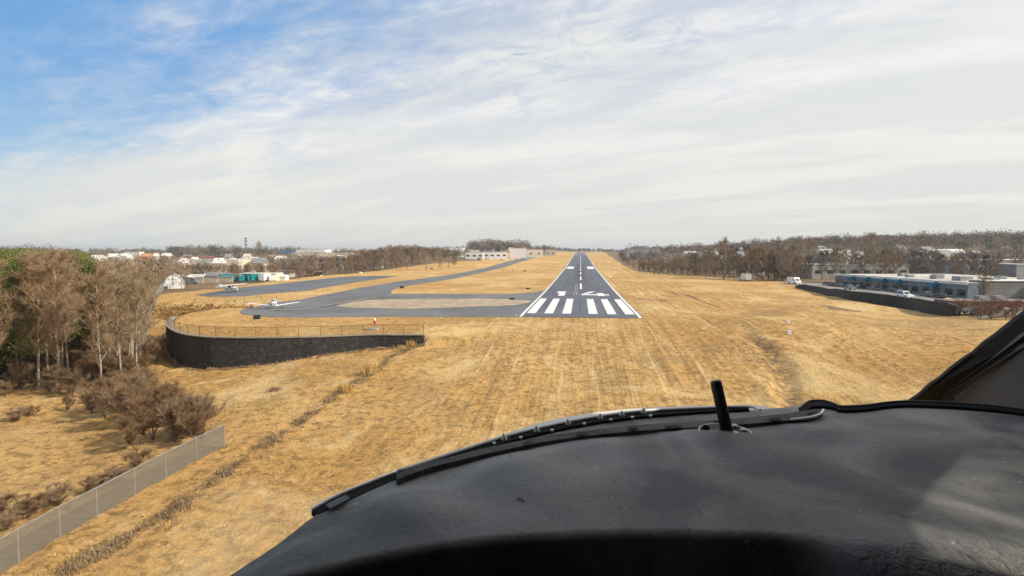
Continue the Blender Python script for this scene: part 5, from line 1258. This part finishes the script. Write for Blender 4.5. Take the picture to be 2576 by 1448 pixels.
for a, b_ in zip(fe, nr):
    r = []
    d = (b_-a)
    for j in range(nv+1):
        v = j/nv; p = a.lerp(b_, v); p = p.copy(); p.z += .016*math.sin(math.pi*v)*min(1, d.length*3)*float(sm(v, .1, .5))+float(sm(v, .12, .4))*.0035*(math.sin(p.x*17+2.5*math.sin(p.y*11))*math.cos(p.y*23+p.x*6)+.7*math.sin(p.x*31+p.y*19))*(1-float(sm(v, .8, 1))); r.append(tuple(p))
    # rolled padded edge and the face dropping away towards the pilot
    w_ = float(sm(b_.x, .28, .40)); rad = .011+.045*w_
    for k in range(1, 9):
        th = k/8*math.pi*.52; r.append((b_.x, b_.y-rad*math.sin(th), b_.z-rad*(1-math.cos(th))))
    r.append((b_.x, b_.y-rad+.004, b_.z-.11)); r.append((b_.x, b_.y+.03, b_.z-.45))
    rows.append(r)
# outer skirt under the far edge
rows = [[(p[0][0], p[0][1]+.002, p[0][2]-.05)]+p for p in rows]
k = MB(); k.grid(rows); gs = k.build('glareshield', M_vin, CK, True)
gs['label'] = 'wide scuffed black vinyl glareshield top'
def tubeP(name, pix, rad, m, Z=None, Y=None, par=None, n=8, sub=5, dz=0, flat=1.0):
    pts = [CP(x, y, Z=Z) if Z is not None else CP(x, y, Y=Y) for x, y in pix]; pts = smooth_path(pts, sub)
    pts = [p+Vector((0, 0, dz)) for p in pts]
    return MB().tube(pts, rad, n, flat=flat).build(name, m, par or CK, True)
def bandP(name, top, bot, Z0, Z1, m, th=.006, par=None):
    """a strip between two outlines, with thickness"""
    a = smooth_path([CP(x, y, Z=Z0) for x, y in top], 4); b_ = smooth_path([CP(x, y, Z=Z1) for x, y in bot], 4); dn = Vector((0, 0, -th))
    k = MB(); k.grid([[tuple(p), tuple(q), tuple(q+dn), tuple(p+dn)] for p, q in zip(a, b_)], close=True); n = len(a)
    k.f += [(0, 1, 2, 3), (4*n-1, 4*n-2, 4*n-3, 4*n-4)]; k.m += [0, 0]
    return k.build(name, m, par or CK)
# painted nose skin showing past the windshield base
cw = bandP('cowling', [(1180, 1126), (1280, 1088), (1400, 1053), (1550, 1031), (1700, 1022), (1850, 1019), (1925, 1021)], [(1185, 1136), (1290, 1108), (1410, 1080), (1560, 1058), (1700, 1050), (1850, 1046), (1960, 1042)], HZ-.004, HZ-.002, M_cowl); cw['label'] = 'pale painted nose skin beyond the windshield base'
# dark hinge bar, its edge highlight painted as a white bead, and pointed studs
HG = [(1000, 1186), (1130, 1143), (1267, 1099), (1349, 1078), (1428, 1061), (1510, 1047), (1619, 1034), (1750, 1027), (1880, 1023)]
hb = bandP('hinge_bar', HG, [(x+5, y+12-max(0, (x-1619)/40)) for x, y in HG], HZ+.006, HZ+.005, M_trim, .008)
tubeP('bead_highlight', [(x, y-1) for x, y in HG]+[(1912, 1031)], 0.0028, M_bright, Z=HZ+.008, par=hb, n=6)
SCW = [(1267, 1098), (1349, 1077.5), (1428, 1060), (1510, 1046), (1564, 1039), (1619, 1032)]
s0 = None
for i, (x, y) in enumerate(SCW):
    p = CP(x, y+3, Z=HZ+.008)
    if s0 is None:
        s0 = MB().tube([(0, 0, -.002), (0, 0, .002), (0, 0, .007)], [.0062, .0038, .0006], 8).tube([(-.008, 0, 0), (.008, 0, 0)], [.0008, .0008], 5).build('stud', mat('bright_metal', (.5, .48, .42), .3, .1, metal=.7), hb, False, loc=p)
    else: c = s0.copy(); COL.objects.link(c); c.parent = hb; c.location = p
v0 = None
for (x, y) in [(1243, 1112), (1310, 1097), (1389, 1079), (1470, 1062), (1537, 1052), (1591, 1046), (1637, 1042)]:
    p = CP(x, y+3, Z=HZ+.007)
    if v0 is None: v0 = MB().box((0, 0, 0), (.005, .004, .003)).build('rivet', M_bright, hb, loc=p)
    else: c = v0.copy(); COL.objects.link(c); c.parent = hb; c.location = p
# windshield side strip running down to the left corner
bandP('side_strip', [(783, 1279), (850, 1243), (930, 1210), (1000, 1184)], [(800, 1291), (880, 1256), (950, 1224), (1004, 1202)], HZ+.002, HZ+.001, M_trim, .008)
bandP('glass_edge_highlight', [(783, 1276), (850, 1240), (930, 1207), (1000, 1181)], [(784, 1279), (851, 1243), (931, 1210), (1000, 1184)], HZ+.004, HZ+.004, M_bright, .004)  # white strip paints the sunlit highlight along the glass edge
bandP('strip_reflection', [(820, 1268), (845, 1255), (870, 1244)], [(830, 1278), (856, 1265), (880, 1252)], HZ+.006, HZ+.006, M_gstrip, .002)  # grey patch painted as a reflection on the dark strip
# defroster strip with slots
VT = [(996, 1192), (1060, 1168), (1150, 1144), (1250, 1120), (1400, 1092), (1600, 1069), (1800, 1056), (1950, 1043), (2030, 1032), (2066, 1028)]
VB = [(1000, 1206), (1066, 1180), (1156, 1157), (1256, 1134), (1406, 1105), (1606, 1083), (1806, 1071), (1950, 1060), (2034, 1050), (2070, 1034)]
ds = bandP('defroster_strip', VT, VB, HZ+.010, HZ+.009, M_trim2, .012)
tubeP('silver_end', [(1990, 1055), (2035, 1050), (2064, 1041), (2071, 1031)], .0025, M_bright, Z=HZ+.010, par=ds)
for (x, y, w) in [(1450, 1092, 30), (1580, 1078, 24), (1672, 1074, 44), (1797, 1062, 24), (1935, 1055, 30), (2032, 1040, 24), (1316, 1117, 24)]:
    p = CP(x, y, Z=HZ+.0115); q = CP(x+w, y-3, Z=HZ+.0115); d = (q-p); k = MB(); n_ = Vector((-d.y, d.x, 0)).normalized()*.0075; c = (p+q)/2
    k.add([c+d*.5*math.cos(a)+n_*math.sin(a) for a in np.linspace(0, 2*math.pi, 14, endpoint=False)]+[c-Vector((0, 0, .001))], [(i, (i+1) % 14, 14) for i in range(14)]+[tuple(range(14))]); k.build('slot', mat('slot_black', (.003, .003, .003), .9), ds)
# compass post with its base plate and screws
B = CP(1829, 1086, Z=HZ+.014); Tp = CP(1800, 957, Y=B.y+.012)
pst = MB().tube([B, B.lerp(Tp, .3), B.lerp(Tp, .94), B.lerp(Tp, .985), Tp+(Tp-B).normalized()*.0006], [.0098, .0092, .0090, .0084, .0062], 20).build('compass_post', mat('black_tube', (.045, .042, .04), .28, .15, 30, metal=.6), CK, True)
pst['label'] = 'short dark metal tube standing on a round plate'
bc = CP(1824, 1087, Z=HZ+.013)
bp = MB().tube([bc-Vector((0, 0, .004)), bc+Vector((0, 0, .0015))], [.0405, .0395], 32).build('base_plate', M_trim2, pst)
MB().tube([bc+Vector((.0395*math.cos(a), .0395*math.sin(a), .0015)) for a in np.linspace(0, 2*math.pi, 33)], .0011, 5, cap=False).build('plate_rim', M_bright, bp)
for dx, dy, b1 in ((-.026, .014, 0), (.022, .018, 1), (.008, -.020, 1), (.028, -.002, 1)):
    MB().tube([bc+Vector((dx, dy, 0)), bc+Vector((dx, dy, .005)), bc+Vector((dx, dy, .0075))], [.0065, .006, .003], 10).build('screw', mat('brass_metal', (.45, .42, .34), .3, .1, metal=.8) if b1 else M_trim, bp, True)
# soft sealing lip on the right
LP = [(2010, 1026), (2026, 1013), (2040, 1006), (2072, 1006), (2100, 1014), (2118, 1020), (2176, 1018), (2234, 1010), (2292, 1007), (2396, 1011), (2489, 1018), (2560, 1026), (2640, 1040)]
sl = bandP('sealing_lip', LP, [(x+(6 if x < 2100 else 0), y+(15 if x < 2100 else 11)) for x, y in LP], HZ+.010, HZ+.006, M_trim, .016)
tubeP('lip_bead', [(x, y+1) for x, y in LP], .0016, mat('grey_bead', (.07, .06, .055), .6, .1), Z=HZ+.010, par=sl, n=6)
# pillar, seal and side panel
def panelY(name, pts, m, th, par=None):
    f = [CP(x, y, Y=Y_) for x, y, Y_ in pts]; n = len(f); d = Vector((.25*th, th, 0))
    k = MB(); k.add([tuple(p) for p in f]+[tuple(p+d) for p in f], [tuple(range(n)), tuple(range(2*n-1, n-1, -1))]+[(i, n+i, n+(i+1) % n, (i+1) % n) for i in range(n)])
    return k.build(name, m, par or CK)
rr_ = random.Random(8)
edge = []
for i in range(26):
    u = i/25; x = 2286+(2980-2286)*u; y = 1012-(1012-475)*u+rr_.uniform(-2.6, 2.6); edge.append((x, y, 1.27-.33*u))
pp = panelY('windshield_pillar', edge+[(3050, 570, .935), (2576, 862, 1.115), (2385, 1003, 1.26), (2340, 1030, 1.27)], M_pill, .012); pp['label'] = 'black windshield pillar with a ragged edge, leaning up to the right'
panelY('pillar_seal', [(2352, 1012, 1.255), (2362, 1001, 1.253), (2576, 844, 1.11), (3050, 547, .93), (3060, 585, .93), (2576, 872, 1.105), (2403, 998, 1.245), (2395, 1016, 1.25)], M_gstrip, .02)
panelY('side_panel', [(2409, 1000, 1.25), (2576, 877, 1.11), (2640, 838, 1.06), (2640, 1075, 1.06), (2450, 1050, 1.2), (2398, 1020, 1.25)], M_cabin, .03)['label'] = 'grey fabric side panel behind the pillar'
# cabin shell around the seats: right wall (opening cut to shape the sun patch), left wall, roof, back and floor
def poly3(name, pts, m, holes=None): k = MB(); k.add(pts, [tuple(range(len(pts)))]); return k.build(name, m, CK)
xw = 1.03
k = MB()
def wl(k, y0, z0, y1, z1): k.box((xw, (y0+y1)/2, (z0+z1)/2), (.03, abs(y1-y0), abs(z1-z0)))
wl(k, -1.0, -1.1, 1.08, -.04); wl(k, .72, -.04, .76, .03); wl(k, -1.0, -.04, .36, .55); wl(k, .76, -.04, .80, .55); wl(k, .80, -.04, 1.02, .34)  # front section kept low so sun reaches the cowling
k.add([(xw+d, y, z) for d in (-.015, .015) for y, z in [(.36, .24), (.44, .22), (.72, .03), (.76, .03), (.76, .55), (.36, .55)]], [tuple(range(6)), tuple(range(11, 5, -1))]+[(i, 6+i, 6+(i+1) % 6, (i+1) % 6) for i in range(6)])
k.build('right_wall', M_cabin, CK)
# pane added in the wall opening to dim and mottle the sun patch
gm_ = bpy.data.materials.new('sun_filter_pane'); gm_.use_nodes = True; t = gm_.node_tree; t.nodes.clear()
O = N(t, 'ShaderNodeTexCoord').outputs['Object']; s = N(t, 'ShaderNodeSeparateXYZ'); t.links.new(O, s.inputs[0])
ed = math_(t, 'SUBTRACT', math_(t, 'SUBTRACT', .262, s.outputs[2]), math_(t, 'MULTIPLY', math_(t, 'MAXIMUM', math_(t, 'SUBTRACT', s.outputs[1], .40), 0.0), .60))
ed = math_(t, 'MULTIPLY', sstep(t, ed, -.02, .06), sstep(t, s.outputs[1], .75, .60))
tr = math_(t, 'MULTIPLY', math_(t, 'MULTIPLY', ed, sstep(t, noise(t, O, 7, 4, .6, 1.0), .22, .58)), .62)
tb = N(t, 'ShaderNodeBsdfTransparent'); t.links.new(mix_(t, tr, (.04, .04, .04), (1, 1, 1)), tb.inputs[0])
gl = N(t, 'ShaderNodeBsdfGlossy'); gl.inputs['Roughness'].default_value = .1; ms = N(t, 'ShaderNodeMixShader'); ms.inputs[0].default_value = .05
t.links.new(tb.outputs[0], ms.inputs[1]); t.links.new(gl.outputs[0], ms.inputs[2]); mo = N(t, 'ShaderNodeOutputMaterial'); t.links.new(ms.outputs[0], mo.inputs['Surface'])
k = MB(); k.add([(xw, y, z) for y, z in [(.36, -.04), (.72, -.04), (.72, .03), (.44, .22), (.36, .24)]], [(0, 1, 2, 3, 4)]); k.build('side_window', gm_, CK)  # unseen pane, added to soften the sun falling on the glareshield
k = MB(); k.box((-.75, -.35, -.2), (.04, 1.3, 1.7)); k.build('left_wall', M_cabin, CK)
k = MB(); k.box((.14, -.18, .58), (1.82, 1.72, .05)); k.build('cabin_roof', M_cabin, CK)
k = MB(); k.box((.14, -1.02, -.25), (1.82, .04, 1.7)); k.build('rear_bulkhead', M_cabin, CK)
k = MB(); k.box((.14, -.2, -1.1), (1.82, 1.7, .04)); k.build('cabin_floor', M_cabin, CK)
k = MB(); k.box((.3, .62, -.85), (1.5, .05, .55)); k.build('instrument_panel', M_trim, CK)
